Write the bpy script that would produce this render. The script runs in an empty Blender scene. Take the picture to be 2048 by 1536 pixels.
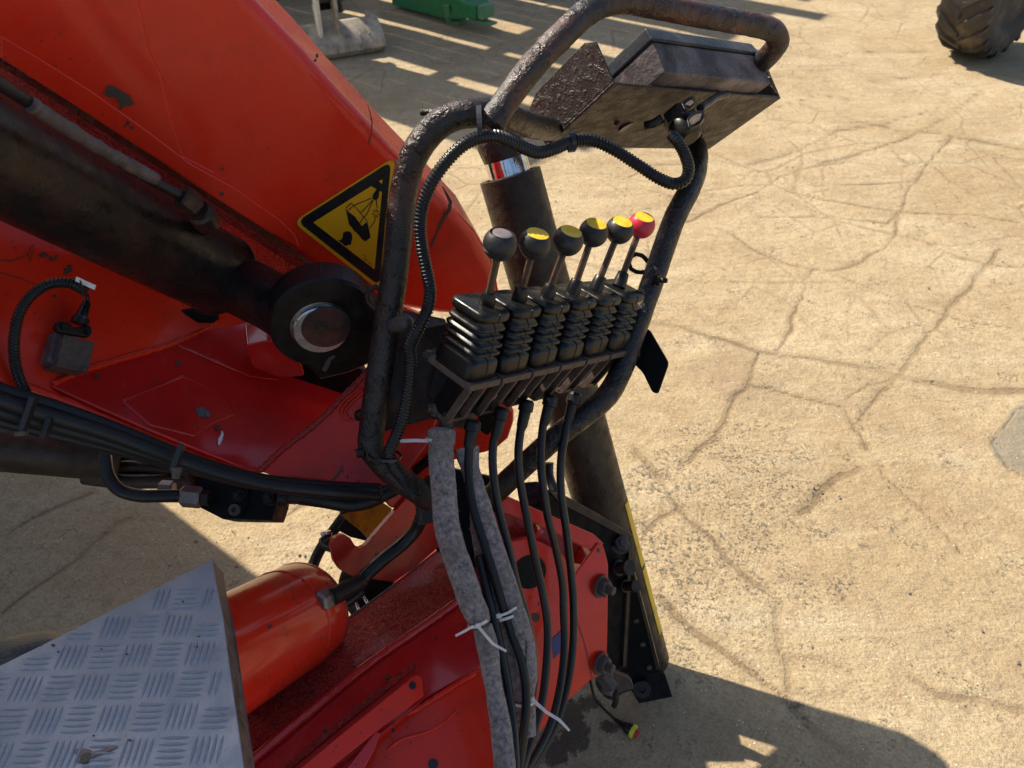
import bpy, bmesh, math, random
import numpy as np
from mathutils import Vector, Matrix, noise as mnoise
R = math.radians
random.seed(7)
SC = bpy.context.scene
COL = SC.collection

# ------------------------------------------------------------------ camera, light, exposure
CAMH = 1.65; PITCH = R(42); F = 1536.0
cd = bpy.data.cameras.new('camera'); cam = bpy.data.objects.new('camera', cd); COL.objects.link(cam)
cam.location = (0, 0, CAMH); cam.rotation_euler = (R(90) - PITCH, 0, 0)
cd.sensor_width = 36; cd.lens = 27; cd.clip_start = 0.05; cd.clip_end = 300
cd.dof.use_dof = True; cd.dof.focus_distance = 1.08; cd.dof.aperture_fstop = 9.0
SC.camera = cam
SUN_AZ = R(-54); SUN_EL = R(45)          # azimuth from +Y towards +X
w = bpy.data.worlds.new('World'); SC.world = w; w.use_nodes = True
nt = w.node_tree; bg = nt.nodes['Background']; sky = nt.nodes.new('ShaderNodeTexSky')
sky.sky_type = 'NISHITA'; sky.sun_disc = False; sky.sun_elevation = SUN_EL; sky.sun_rotation = SUN_AZ
sky.air_density = 1.0; sky.dust_density = 1.6; sky.ozone_density = 1.0
nt.links.new(sky.outputs[0], bg.inputs[0]); bg.inputs[1].default_value = 0.085
sd = bpy.data.lights.new('sun', 'SUN'); sun = bpy.data.objects.new('sun', sd); COL.objects.link(sun)
sd.energy = 4.7; sd.angle = R(0.53); sd.color = (1.0, 0.915, 0.76)
sdir = Vector((math.sin(SUN_AZ) * math.cos(SUN_EL), math.cos(SUN_AZ) * math.cos(SUN_EL), math.sin(SUN_EL)))
sun.rotation_euler = sdir.to_track_quat('Z', 'Y').to_euler()
SC.view_settings.view_transform = 'Standard'; SC.view_settings.look = 'None'
SC.view_settings.gamma = 1; SC.view_settings.use_curve_mapping = False
SC.view_settings.exposure = 0.98

# ------------------------------------------------------------------ measuring helpers
CF = Vector((0, math.cos(PITCH), -math.sin(PITCH))); CU = Vector((0, math.sin(PITCH), math.cos(PITCH))); CR = Vector((1, 0, 0))
CO = Vector((0, 0, CAMH))
def ray(x, y): return CR * ((x - 1024) / F) + CU * (-(y - 768) / F) + CF
def P(x, y, d): return CO + ray(x, y) * d
def V(c): return CR * c[0] + CU * c[1] + CF * c[2]        # direction measured in view axes -> world
class Plane:
    def __init__(s, p, n): s.p = Vector(p); s.n = Vector(n).normalized(); s.n = s.n if s.n.dot(CO - s.p) > 0 else -s.n
    def at(s, x, y, off=0.0):
        q = s.p + s.n * off; r = ray(x, y)
        return CO + r * ((q - CO).dot(s.n) / r.dot(s.n))
def plane3(a, b, c): return Plane(a, (b - a).cross(c - a))
GROUND = Plane((0, 0, 0), (0, 0, 1))

# ------------------------------------------------------------------ objects
def tag(o, label=None, cat=None, group=None, kind=None):
    if label: o['label'] = label
    if cat: o['category'] = cat
    if group: o['group'] = group
    if kind: o['kind'] = kind
    return o
def thing(name, loc, label, cat, group=None):
    o = bpy.data.objects.new(name, None); COL.objects.link(o); o.location = loc; o.empty_display_size = .05
    return tag(o, label, cat, group)
def wloc(o):
    v = Vector((0, 0, 0))
    while o is not None: v += o.location; o = o.parent
    return v
def mk(name, verts, faces, mat, parent=None, smooth=None, bevel=0, seg=2, loc=None):
    base = wloc(parent) if parent is not None else (Vector(loc) if loc is not None else Vector((0, 0, 0)))
    me = bpy.data.meshes.new(name)
    me.from_pydata([tuple(Vector(v) - base) for v in verts], [], faces)
    bm = bmesh.new(); bm.from_mesh(me); bmesh.ops.recalc_face_normals(bm, faces=bm.faces); bm.to_mesh(me); bm.free()
    me.materials.append(mat)
    o = bpy.data.objects.new(name, me); COL.objects.link(o)
    if parent is not None: o.parent = parent
    else: o.location = base
    if smooth is True or bevel: me.polygons.foreach_set('use_smooth', [True] * len(me.polygons))
    elif smooth is not None and smooth is not False: me.polygons.foreach_set('use_smooth', list(smooth))
    if bevel:
        b = o.modifiers.new('bevel', 'BEVEL'); b.width = bevel; b.segments = seg; b.limit_method = 'ANGLE'; b.angle_limit = R(28)
        wn = o.modifiers.new('wn', 'WEIGHTED_NORMAL'); wn.keep_sharp = True
    return o
class MB:                                   # collects several closed solids in one mesh
    def __init__(s): s.v = []; s.f = []; s.s = []
    def add(s, v, f, sm=False):
        k = len(s.v); s.v += [Vector(a) for a in v]; s.f += [[i + k for i in a] for a in f]
        s.s += (list(sm) if isinstance(sm, (list, tuple)) else [sm] * len(f)); return s
    def build(s, name, mat, parent=None, bevel=0, seg=2, loc=None, smooth=None):
        return mk(name, s.v, s.f, mat, parent, smooth if smooth is not None else s.s, bevel, seg, loc)
def g_prism(pts, off):
    n = len(pts); off = Vector(off)
    v = list(pts) + [p + off for p in pts]
    f = [list(range(n)), list(range(2 * n - 1, n - 1, -1))] + [[i, (i + 1) % n, n + (i + 1) % n, n + i] for i in range(n)]
    return v, f
def prism(name, px, pl, thick, mat, parent=None, bevel=.0015, off=0.0, seg=2, **k):
    pts = [pl.at(a[0], a[1], off) for a in px]
    v, f = g_prism(pts, -pl.n * thick)
    return mk(name, v, f, mat, parent, bevel=bevel, seg=seg, **k)
def g_hexa(c):
    return c, [[0, 1, 2, 3], [7, 6, 5, 4], [0, 4, 5, 1], [1, 5, 6, 2], [2, 6, 7, 3], [3, 7, 4, 0]]
def g_box(o, a, b, c):                       # corner + three edge vectors
    o, a, b, c = map(Vector, (o, a, b, c))
    return g_hexa([o, o + a, o + a + b, o + b, o + c, o + a + c, o + a + b + c, o + b + c])
def spline(pts, step=.006, closed=False):
    pts = [Vector(p) for p in pts]; out = []
    n = len(pts)
    for i in range(n - 1):
        p1, p2 = pts[i], pts[i + 1]
        p0 = pts[i - 1] if i > 0 else p1 * 2 - p2
        p3 = pts[i + 2] if i + 2 < n else p2 * 2 - p1
        a = .5
        t01 = max((p1 - p0).length, 1e-6) ** a; t12 = max((p2 - p1).length, 1e-6) ** a; t23 = max((p3 - p2).length, 1e-6) ** a
        m1 = (p2 - p1 + t12 * ((p1 - p0) / t01 - (p2 - p0) / (t01 + t12)))
        m2 = (p2 - p1 + t12 * ((p3 - p2) / t23 - (p3 - p1) / (t12 + t23)))
        k = max(1, int((p2 - p1).length / step))
        for j in range(k):
            t = j / k
            out.append(p1 * (2 * t**3 - 3 * t**2 + 1) + m1 * (t**3 - 2 * t**2 + t) + p2 * (-2 * t**3 + 3 * t**2) + m2 * (t**3 - t**2))
    out.append(pts[-1]); return out
def resample(pts, step):
    L = [0]
    for a, b in zip(pts, pts[1:]): L.append(L[-1] + (b - a).length)
    n = max(2, int(round(L[-1] / step))); out = []; j = 0
    for i in range(n + 1):
        s = L[-1] * i / n
        while j < len(pts) - 2 and L[j + 1] < s: j += 1
        t = (s - L[j]) / max(L[j + 1] - L[j], 1e-9); out.append(pts[j].lerp(pts[j + 1], min(max(t, 0), 1)))
    return out, L[-1]
def g_tube(pts, rad, segs=14, cap=True, squash=None):
    n = len(pts); v = []; f = []; sm = []
    t0 = (pts[1] - pts[0]).normalized(); u = t0.orthogonal().normalized()
    for i in range(n):
        t = (pts[min(i + 1, n - 1)] - pts[max(i - 1, 0)]).normalized()
        u = (u - t * u.dot(t)).normalized(); w_ = t.cross(u)
        r = rad[i] if isinstance(rad, (list, tuple)) else (rad(i / (n - 1)) if callable(rad) else rad)
        for k in range(segs):
            a = 2 * math.pi * k / segs
            v.append(pts[i] + u * (math.cos(a) * r) + w_ * (math.sin(a) * r))
    for i in range(n - 1):
        for k in range(segs):
            f.append([i * segs + k, i * segs + (k + 1) % segs, (i + 1) * segs + (k + 1) % segs, (i + 1) * segs + k]); sm.append(True)
    if cap:
        f.append(list(range(segs - 1, -1, -1))); f.append([(n - 1) * segs + k for k in range(segs)]); sm += [False, False]
    return v, f, sm
def tube(name, pts, r, mat, parent=None, segs=14, step=.006, smoothpath=True, **k):
    pts = [Vector(p) for p in pts]
    q = spline(pts, step) if smoothpath else pts
    v, f, sm = g_tube(q, r, segs)
    return mk(name, v, f, mat, parent, smooth=sm, **k)
def pxpts(l): return [P(*a) for a in l]
def corrugated(name, pts, r, mat, parent, pitch=.0042, depth=.0011, segs=16):
    q, L = resample(spline(pts, .004), pitch / 4)
    rad = [r if (i % 4) in (0, 1) else r - depth for i in range(len(q))]
    v, f, sm = g_tube(q, rad, segs)
    return mk(name, v, f, mat, parent, smooth=[False] * len(f))
def g_lathe(base, axis, prof, segs=32, ref=None, sharp=()):
    base = Vector(base); ax = Vector(axis).normalized(); u = (Vector(ref) if ref else ax.orthogonal()); u = (u - ax * u.dot(ax)).normalized(); w_ = ax.cross(u)
    v = []; f = []; sm = []
    for r, z in prof:
        for k in range(segs):
            a = 2 * math.pi * k / segs; v.append(base + ax * z + (u * math.cos(a) + w_ * math.sin(a)) * max(r, 1e-5))
    for i in range(len(prof) - 1):
        for k in range(segs):
            f.append([i * segs + k, i * segs + (k + 1) % segs, (i + 1) * segs + (k + 1) % segs, (i + 1) * segs + k]); sm.append(True)
    f.append(list(range(segs - 1, -1, -1))); f.append([(len(prof) - 1) * segs + k for k in range(segs)]); sm += [False, False]
    return v, f, sm
def lathe(name, base, axis, prof, mat, parent=None, segs=32, bevel=0, ref=None, flat=False, **k):
    v, f, sm = g_lathe(base, axis, prof, segs, ref)
    if flat: sm = [False] * len(f)
    o = mk(name, v, f, mat, parent, smooth=sm, **k)
    if not flat:
        # edges sharper than 35 degrees stay crisp
        me = o.data; bm = bmesh.new(); bm.from_mesh(me)
        for e in bm.edges:
            if len(e.link_faces) == 2 and e.calc_face_angle(0) > R(32): e.smooth = False
        bm.to_mesh(me); bm.free()
    return o
def g_bolt(base, axis, r, h=None, stud=0):
    h = h or r * .9
    out = MB()
    out.add(*g_lathe(base, axis, [(r * 1.35, 0), (r * 1.35, r * .22)], 20)[:2])
    ax = Vector(axis).normalized()
    out.add(*g_lathe(Vector(base) + ax * r * .225, axis, [(r, 0), (r, h * .85), (r * .88, h)], 6)[:2])
    if stud: out.add(*g_lathe(Vector(base) + ax * (r * .225 + h * .99), axis, [(r * .52, 0), (r * .52, stud * .85), (r * .4, stud)], 14)[:2])
    return out
def bolt(name, base, axis, r, mat, parent, h=None, stud=0):
    return g_bolt(base, axis, r, h, stud).build(name, mat, parent)
def rounded(px, rad, n=5):                    # rounds the corners of a 2-D polygon
    out = []; m = len(px)
    for i in range(m):
        a = Vector(px[i - 1][:2]); b = Vector(px[i][:2]); c = Vector(px[(i + 1) % m][:2])
        r = rad[i] if isinstance(rad, (list, tuple)) else rad
        if r <= 0: out.append(tuple(b)); continue
        u = (a - b); w_ = (c - b); ru = min(r, u.length * .45); rw = min(r, w_.length * .45)
        s = b + u.normalized() * ru; e = b + w_.normalized() * rw
        for k in range(n + 1):
            t = k / n; out.append(tuple(s * (1 - t)**2 + b * 2 * t * (1 - t) + e * t * t))
    return out

# ------------------------------------------------------------------ materials
class NB:
    def __init__(s, name):
        s.m = bpy.data.materials.new(name); s.m.use_nodes = True; s.t = s.m.node_tree; s.b = s.t.nodes['Principled BSDF']
        s.tc = s.t.nodes.new('ShaderNodeTexCoord'); s.co = s.tc.outputs['Object']
    def n(s, t, **k):
        nd = s.t.nodes.new(t)
        for a, b in k.items(): setattr(nd, a, b)
        return nd
    def set(s, sock, val):
        if isinstance(val, bpy.types.NodeSocket): s.t.links.new(val, sock)
        elif val is not None:
            if isinstance(val, (tuple, list)) and len(val) == 3 and sock.type == 'RGBA': val = (*val, 1)
            sock.default_value = val
        return sock
    def bs(s, **k):
        for a, b in k.items(): s.set(s.b.inputs[a.replace('_', ' ')], b)
    def noise(s, scale, detail=4, rough=.55, vec=None, dist=0, col=False):
        nd = s.n('ShaderNodeTexNoise'); s.set(nd.inputs['Scale'], scale); s.set(nd.inputs['Detail'], detail); s.set(nd.inputs['Roughness'], rough); s.set(nd.inputs['Distortion'], dist)
        s.set(nd.inputs['Vector'], vec or s.co); return nd.outputs['Color' if col else 'Fac']
    def vor(s, scale, feature='F1', vec=None, rnd=1, out='Distance'):
        nd = s.n('ShaderNodeTexVoronoi', feature=feature); s.set(nd.inputs['Scale'], scale); s.set(nd.inputs['Vector'], vec or s.co); s.set(nd.inputs['Randomness'], rnd)
        return nd.outputs[out]
    def map(s, v, a, b, c=0.0, d=1.0, smooth=False):
        nd = s.n('ShaderNodeMapRange'); nd.clamp = True
        if smooth: nd.interpolation_type = 'SMOOTHSTEP'
        for i, q in enumerate((v, a, b, c, d)): s.set(nd.inputs[i], q)
        return nd.outputs[0]
    def mix(s, f, a, b, mode='MIX'):
        nd = s.n('ShaderNodeMix', data_type='RGBA', blend_type=mode); s.set(nd.inputs[0], f); s.set(nd.inputs[6], a); s.set(nd.inputs[7], b); return nd.outputs[2]
    def math(s, op, a, b=None, c=None):
        nd = s.n('ShaderNodeMath', operation=op); s.set(nd.inputs[0], a)
        if b is not None: s.set(nd.inputs[1], b)
        if c is not None: s.set(nd.inputs[2], c)
        return nd.outputs[0]
    def bump(s, h, strength=.3, dist=.001, nrm=None):
        nd = s.n('ShaderNodeBump'); s.set(nd.inputs['Strength'], strength); s.set(nd.inputs['Distance'], dist); s.set(nd.inputs['Height'], h)
        if nrm is not None: s.set(nd.inputs['Normal'], nrm)
        return nd.outputs[0]
    def scalev(s, x, y, z):
        nd = s.n('ShaderNodeMapping'); s.set(nd.inputs[0], s.co); nd.inputs['Scale'].default_value = (x, y, z); return nd.outputs[0]

def m_red(name, base=(.76, .030, .009), dirt=.30, chips=.5, rough=.27, wrinkle=0, grime=0, coat=.22):
    b = NB(name)
    n1 = b.noise(3.2, 5, .6); n2 = b.noise(160, 3, .5); n3 = b.noise(34, 6, .65)
    c = b.mix(b.map(n1, .32, .72), base, (base[0] * .80, base[1] * .75, base[2] * .8))
    fade = b.map(b.noise(7, 4, .6, dist=.6), .55, .78)
    c = b.mix(b.math('MULTIPLY', fade, .22), c, (base[0] * 1.1, base[1] * 2.6, base[2] * 3))
    dm = b.math('MULTIPLY', b.map(b.noise(11, 8, .72, dist=.3), .52, .75), dirt)
    c = b.mix(dm, c, (.075, .016, .010))
    sp = b.vor(62, rnd=1); spm = b.math('MULTIPLY', b.map(sp, .13, .10), b.map(b.noise(8, 2), .48, .54))
    ch = b.map(b.noise(26, 9, .75), .735 - .04 * chips, .75 - .04 * chips)
    chm = b.math('MAXIMUM', ch, b.math('MULTIPLY', spm, chips))
    if grime:
        gm = b.map(b.noise(5, 8, .7, dist=.5), .45, .62); gm = b.math('MULTIPLY', gm, grime); c = b.mix(gm, c, (.030, .010, .008))
    c = b.mix(chm, c, (.035, .020, .014))
    b.bs(Base_Color=c, Roughness=b.math('ADD', b.math('ADD', b.map(n3, .3, .75, rough - .06, rough + .16), b.math('MULTIPLY', chm, .35)), b.math('MULTIPLY', dm, .25)))
    b.bs(Specular_IOR_Level=.28, Coat_Weight=coat, Coat_Roughness=.10)
    h = b.math('ADD', b.math('MULTIPLY', b.noise(240, 2), .10), b.math('MULTIPLY', b.noise(9, 3), 1.6))
    h = b.math('SUBTRACT', h, b.math('MULTIPLY', chm, .35))
    if wrinkle:
        wv = b.math('MULTIPLY', b.map(b.math('ABSOLUTE', b.math('SUBTRACT', b.noise(85, 2, .5, dist=2.5), .5)), .07, .0), b.map(b.noise(3, 2), .25, .35))
        h = b.math('ADD', h, b.math('MULTIPLY', wv, wrinkle)); b.bs(Base_Color=b.mix(b.math('MULTIPLY', wv, .8), c, (.62, .05, .03)))
    b.bs(Normal=b.bump(h, .5, .0012)); return b.m
def m_steel(name, base=(.016, .012, .011), rust=(.07, .025, .015), rustamt=.5, rough=.42, bumpd=.0012, bscale=90, dust=0, dustc=(.16, .125, .09), spec=.28):
    b = NB(name)
    n1 = b.noise(9, 7, .65, dist=.4); n2 = b.noise(bscale, 6, .65); n3 = b.noise(45, 4)
    c = b.mix(b.map(n1, .60 - .18 * rustamt, .70), base, rust)
    c = b.mix(b.map(n2, .3, .75), c, b.mix(.5, c, (.005, .004, .004)))
    if dust: c = b.mix(b.math('MULTIPLY', b.map(b.noise(14, 7, .7), .38, .62), dust), c, dustc)
    b.bs(Base_Color=c, Roughness=b.map(n3, .3, .7, rough - .17, rough + .22), Specular_IOR_Level=spec)
    h = b.math('ADD', n2, b.math('MULTIPLY', b.map(b.noise(bscale * .35, 4, .6), .5, .65), .8))
    b.bs(Normal=b.bump(h, .75, bumpd)); return b.m
def m_rubber(name, base=(.008, .008, .009), rough=.42, dust=.25, scale=30, dustc=(.032, .026, .023), bumps=.0003, sheen=0):
    b = NB(name)
    d = b.math('MULTIPLY', b.map(b.noise(scale, 7, .7), .42, .72), dust)
    b.bs(Base_Color=b.mix(d, base, dustc), Roughness=b.math('ADD', b.map(b.noise(60, 4), .3, .7, rough - .08, rough + .12), b.math('MULTIPLY', d, .4)))
    b.bs(Normal=b.bump(b.noise(260, 4), .5, bumps), Specular_IOR_Level=.38); return b.m
def m_plain(name, base, rough=.5, metal=0, var=.15, scale=25, bumps=.0002, bscale=200, dirt=0, dirtc=(.03, .024, .02)):
    b = NB(name)
    c = b.mix(b.map(b.noise(scale, 6, .65), .3, .7), tuple(x * (1 - var) for x in base), tuple(min(1, x * (1 + var)) for x in base))
    if dirt: c = b.mix(b.math('MULTIPLY', b.map(b.noise(scale * 1.3, 8, .72), .5, .68), dirt), c, dirtc)
    b.bs(Base_Color=c, Roughness=b.map(b.noise(scale * 2, 4), .3, .7, max(.04, rough - .08), rough + .1), Metallic=metal)
    b.bs(Normal=b.bump(b.noise(bscale, 3), .5, bumps)); return b.m

M = {}
M['red'] = m_red('red paint')
M['red_tank'] = m_red('red tank paint', chips=1.3, dirt=.5, rough=.20, coat=.5)
M['red_dirty'] = m_red('red paint dirty', base=(.62, .026, .010), dirt=.55, chips=1.0, grime=.35)
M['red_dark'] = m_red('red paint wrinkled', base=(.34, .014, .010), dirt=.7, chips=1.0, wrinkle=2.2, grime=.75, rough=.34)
M['red_deep'] = m_red('red paint deep', base=(.56, .016, .014), dirt=.30, chips=.8, rough=.18, coat=.7)
M['steel'] = m_steel('black painted steel')
M['tube'] = m_steel('black tube paint', base=(.012, .009, .009), rust=(.055, .019, .012), rustamt=.6, rough=.34, bumpd=.0032, bscale=120, spec=.5)
M['tube_rusty'] = m_steel('worn tube paint', base=(.022, .016, .015), rust=(.17, .055, .026), rustamt=.75, rough=.38, bumpd=.0034, bscale=110, spec=.5)
M['box_steel'] = m_steel('textured bracket steel', base=(.035, .024, .022), rust=(.070, .042, .033), rustamt=.6, rough=.42, bumpd=.0020, bscale=260, spec=.45)
M['box'] = m_steel('speckled receiver housing', base=(.08, .066, .070), rust=(.34, .29, .30), rustamt=1.0, rough=.42, bumpd=.0010, bscale=300)
M['barrel'] = m_steel('oily cylinder barrel', base=(.009, .008, .009), rust=(.045, .020, .011), rustamt=.75, rough=.34, bumpd=.0004, bscale=150)
M['eye'] = m_steel('oily steel eye', base=(.008, .007, .007), rust=(.022, .015, .012), rustamt=.4, rough=.38, bumpd=.0007, bscale=60)
M['leg'] = m_steel('dusty outrigger tube', base=(.030, .021, .016), rust=(.055, .038, .026), rustamt=.8, rough=.42, bumpd=.0007, bscale=130, dust=.35, dustc=(.11, .085, .05))
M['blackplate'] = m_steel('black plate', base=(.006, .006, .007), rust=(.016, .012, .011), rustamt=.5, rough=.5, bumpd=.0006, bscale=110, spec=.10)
M['greybolt'] = m_steel('worn bolt', base=(.085, .072, .066), rust=(.11, .06, .04), rustamt=.6, rough=.45, bumpd=.0006, bscale=200)
M['dustmetal'] = m_steel('dusty flange', base=(.13, .095, .080), rust=(.09, .06, .045), rustamt=.6, rough=.5, bumpd=.0007, bscale=160)
M['rod'] = m_steel('rusty lever rod', base=(.075, .045, .032), rust=(.14, .065, .035), rustamt=.8, rough=.38, bumpd=.0006, bscale=160)
M['void'] = m_plain('black opening shade', (.004, .004, .004), .9, var=.3, dirt=.8, dirtc=(.03, .02, .018), scale=120)
M['rubber'] = m_rubber('black rubber boot', base=(.005, .0048, .005), rough=.30, dust=.14)
M['hose'] = m_rubber('black hose', base=(.006, .006, .007), rough=.42, dust=.12, scale=18)
M['cable'] = m_rubber('black cable sheath', base=(.010, .010, .011), rough=.30, dust=.10)
M['conduit'] = m_rubber('black corrugated conduit', base=(.010, .010, .011), rough=.28, dust=.22)
M['knob'] = m_rubber('black knob plastic', base=(.016, .016, .018), rough=.40, dust=.18, scale=70, dustc=(.12, .11, .10))
M['knobred'] = m_plain('red knob plastic', (.50, .018, .045), .38, var=.12, dirt=.4, dirtc=(.25, .02, .03))
M['capyellow'] = m_plain('yellow cap print', (.72, .46, .035), .34, var=.22, scale=90, dirt=.45, dirtc=(.75, .62, .22), bumps=.0004)
M['capgrey'] = m_plain('grey cap socket', (.16, .13, .14), .45, var=.3, scale=120)
M['chrome'] = m_plain('chrome', (.75, .75, .76), .10, 1, var=.05, dirt=.5, dirtc=(.10, .06, .05))
M['zinc'] = m_plain('zinc ring', (.20, .195, .185), .36, 1, var=.2, scale=60, dirt=.6, dirtc=(.06, .045, .04))
M['nut'] = m_plain('steel nut', (.20, .17, .155), .42, .6, var=.3, scale=60, dirt=.6, dirtc=(.07, .045, .035))
M['yellow'] = m_plain('yellow sticker', (.70, .34, .004), .42, var=.06, bumps=.0001)
M['black_print'] = m_plain('black print', (.012, .012, .014), .30, var=.2, bumps=.0001)
M['yellow_line'] = m_plain('yellow leg tape', (.85, .52, .03), .45, var=.15, dirt=.5, dirtc=(.25, .15, .03))
M['yellow_dirty'] = m_plain('dirty yellow sticker', (.42, .26, .008), .5, var=.35, scale=14, dirt=.9, dirtc=(.05, .035, .01))
M['white_tie'] = m_plain('white nylon', (.62, .58, .54), .42, var=.12, dirt=.5, dirtc=(.35, .28, .25))
M['black_tie'] = m_plain('black nylon', (.014, .013, .013), .35, var=.2)
M['blue'] = m_plain('blue label', (.04, .045, .16), .5, var=.3, dirt=.5)
M['white_tag'] = m_plain('white tag', (.75, .72, .68), .5, var=.05)
M['peel'] = m_plain('peeling grey paint', (.085, .066, .062), .6, var=.4, scale=30, dirt=.9, bumps=.0015, bscale=60)
M['chip'] = m_plain('bare primer chip', (.060, .038, .026), .55, var=.35, scale=60)
M['chipgrey'] = m_plain('grey glazed chip', (.10, .12, .13), .25, var=.6, scale=160, bumps=.001, bscale=150)
M['green'] = m_plain('green machine paint', (.012, .16, .055), .42, var=.2, dirt=.3)
M['green_pale'] = m_plain('faded green paint', (.10, .24, .12), .5, var=.2, dirt=.3)
M['mudsteel'] = m_plain('muddy bucket steel', (.36, .30, .225), .62, 0, var=.45, scale=13, dirt=.55, dirtc=(.09, .068, .055), bumps=.004, bscale=22)
M['tyre'] = m_plain('muddy tyre rubber', (.042, .035, .030), .72, var=.3, scale=6, dirt=.7, dirtc=(.17, .125, .08), bumps=.003, bscale=30)
M['rim'] = m_plain('yellow rim paint', (.62, .30, .02), .45, var=.2, dirt=.3)
M['whitepaint'] = m_plain('cream paint', (.62, .58, .47), .5, var=.15, dirt=.6, dirtc=(.25, .20, .15))
M['wood'] = m_plain('weathered boards', (.22, .17, .12), .7, var=.25)
M['cab'] = m_plain('cab paint', (.55, .55, .54), .35, var=.05)
M['plug_yellow'] = m_plain('lime plastic ring', (.62, .66, .03), .4, var=.1)

def m_foam():
    b = NB('weathered grey foam')
    n = b.noise(150, 6, .75); g = b.noise(18, 4)
    c = b.mix(b.map(n, .33, .68), (.060, .048, .045), (.38, .315, .30)); c = b.mix(b.math('MULTIPLY', b.map(g, .5, .7), .55), c, (.10, .082, .065))
    b.bs(Base_Color=c, Roughness=.95, Sheen_Weight=.25, Normal=b.bump(b.math('ADD', n, b.noise(420, 3)), .9, .0022)); return b.m
M['foam'] = m_foam()
def m_alu():
    b = NB('weathered aluminium tread plate')
    n = b.noise(6, 5, .6); s = b.noise(420, 4, .7)
    c = b.mix(b.map(n, .3, .7), (.24, .265, .31), (.37, .39, .43)); c = b.mix(b.math('MULTIPLY', b.map(b.noise(13, 9, .75, dist=.3), .57, .70), .55), c, (.19, .155, .12))
    c = b.mix(b.map(b.noise(75, 7, .7), .66, .70), c, (.035, .03, .028))
    c = b.mix(b.math('MULTIPLY', b.map(s, .5, .75), .5), c, (.16, .165, .18))
    b.bs(Base_Color=c, Metallic=.72, Roughness=b.map(b.noise(30, 5), .3, .7, .36, .55), Normal=b.bump(b.math('ADD', s, b.math('MULTIPLY', b.noise(60, 4), 1.5)), .6, .0006)); return b.m
M['alu'] = m_alu()
def m_mesh():
    b = NB('black woven mesh cloth')
    w1 = b.vor(420, rnd=.12); c = b.mix(b.map(w1, .25, .6), (.006, .006, .006), (.09, .09, .085))
    b.bs(Base_Color=c, Roughness=.42, Normal=b.bump(w1, .8, .0012)); return b.m
M['meshcloth'] = m_mesh()

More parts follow.
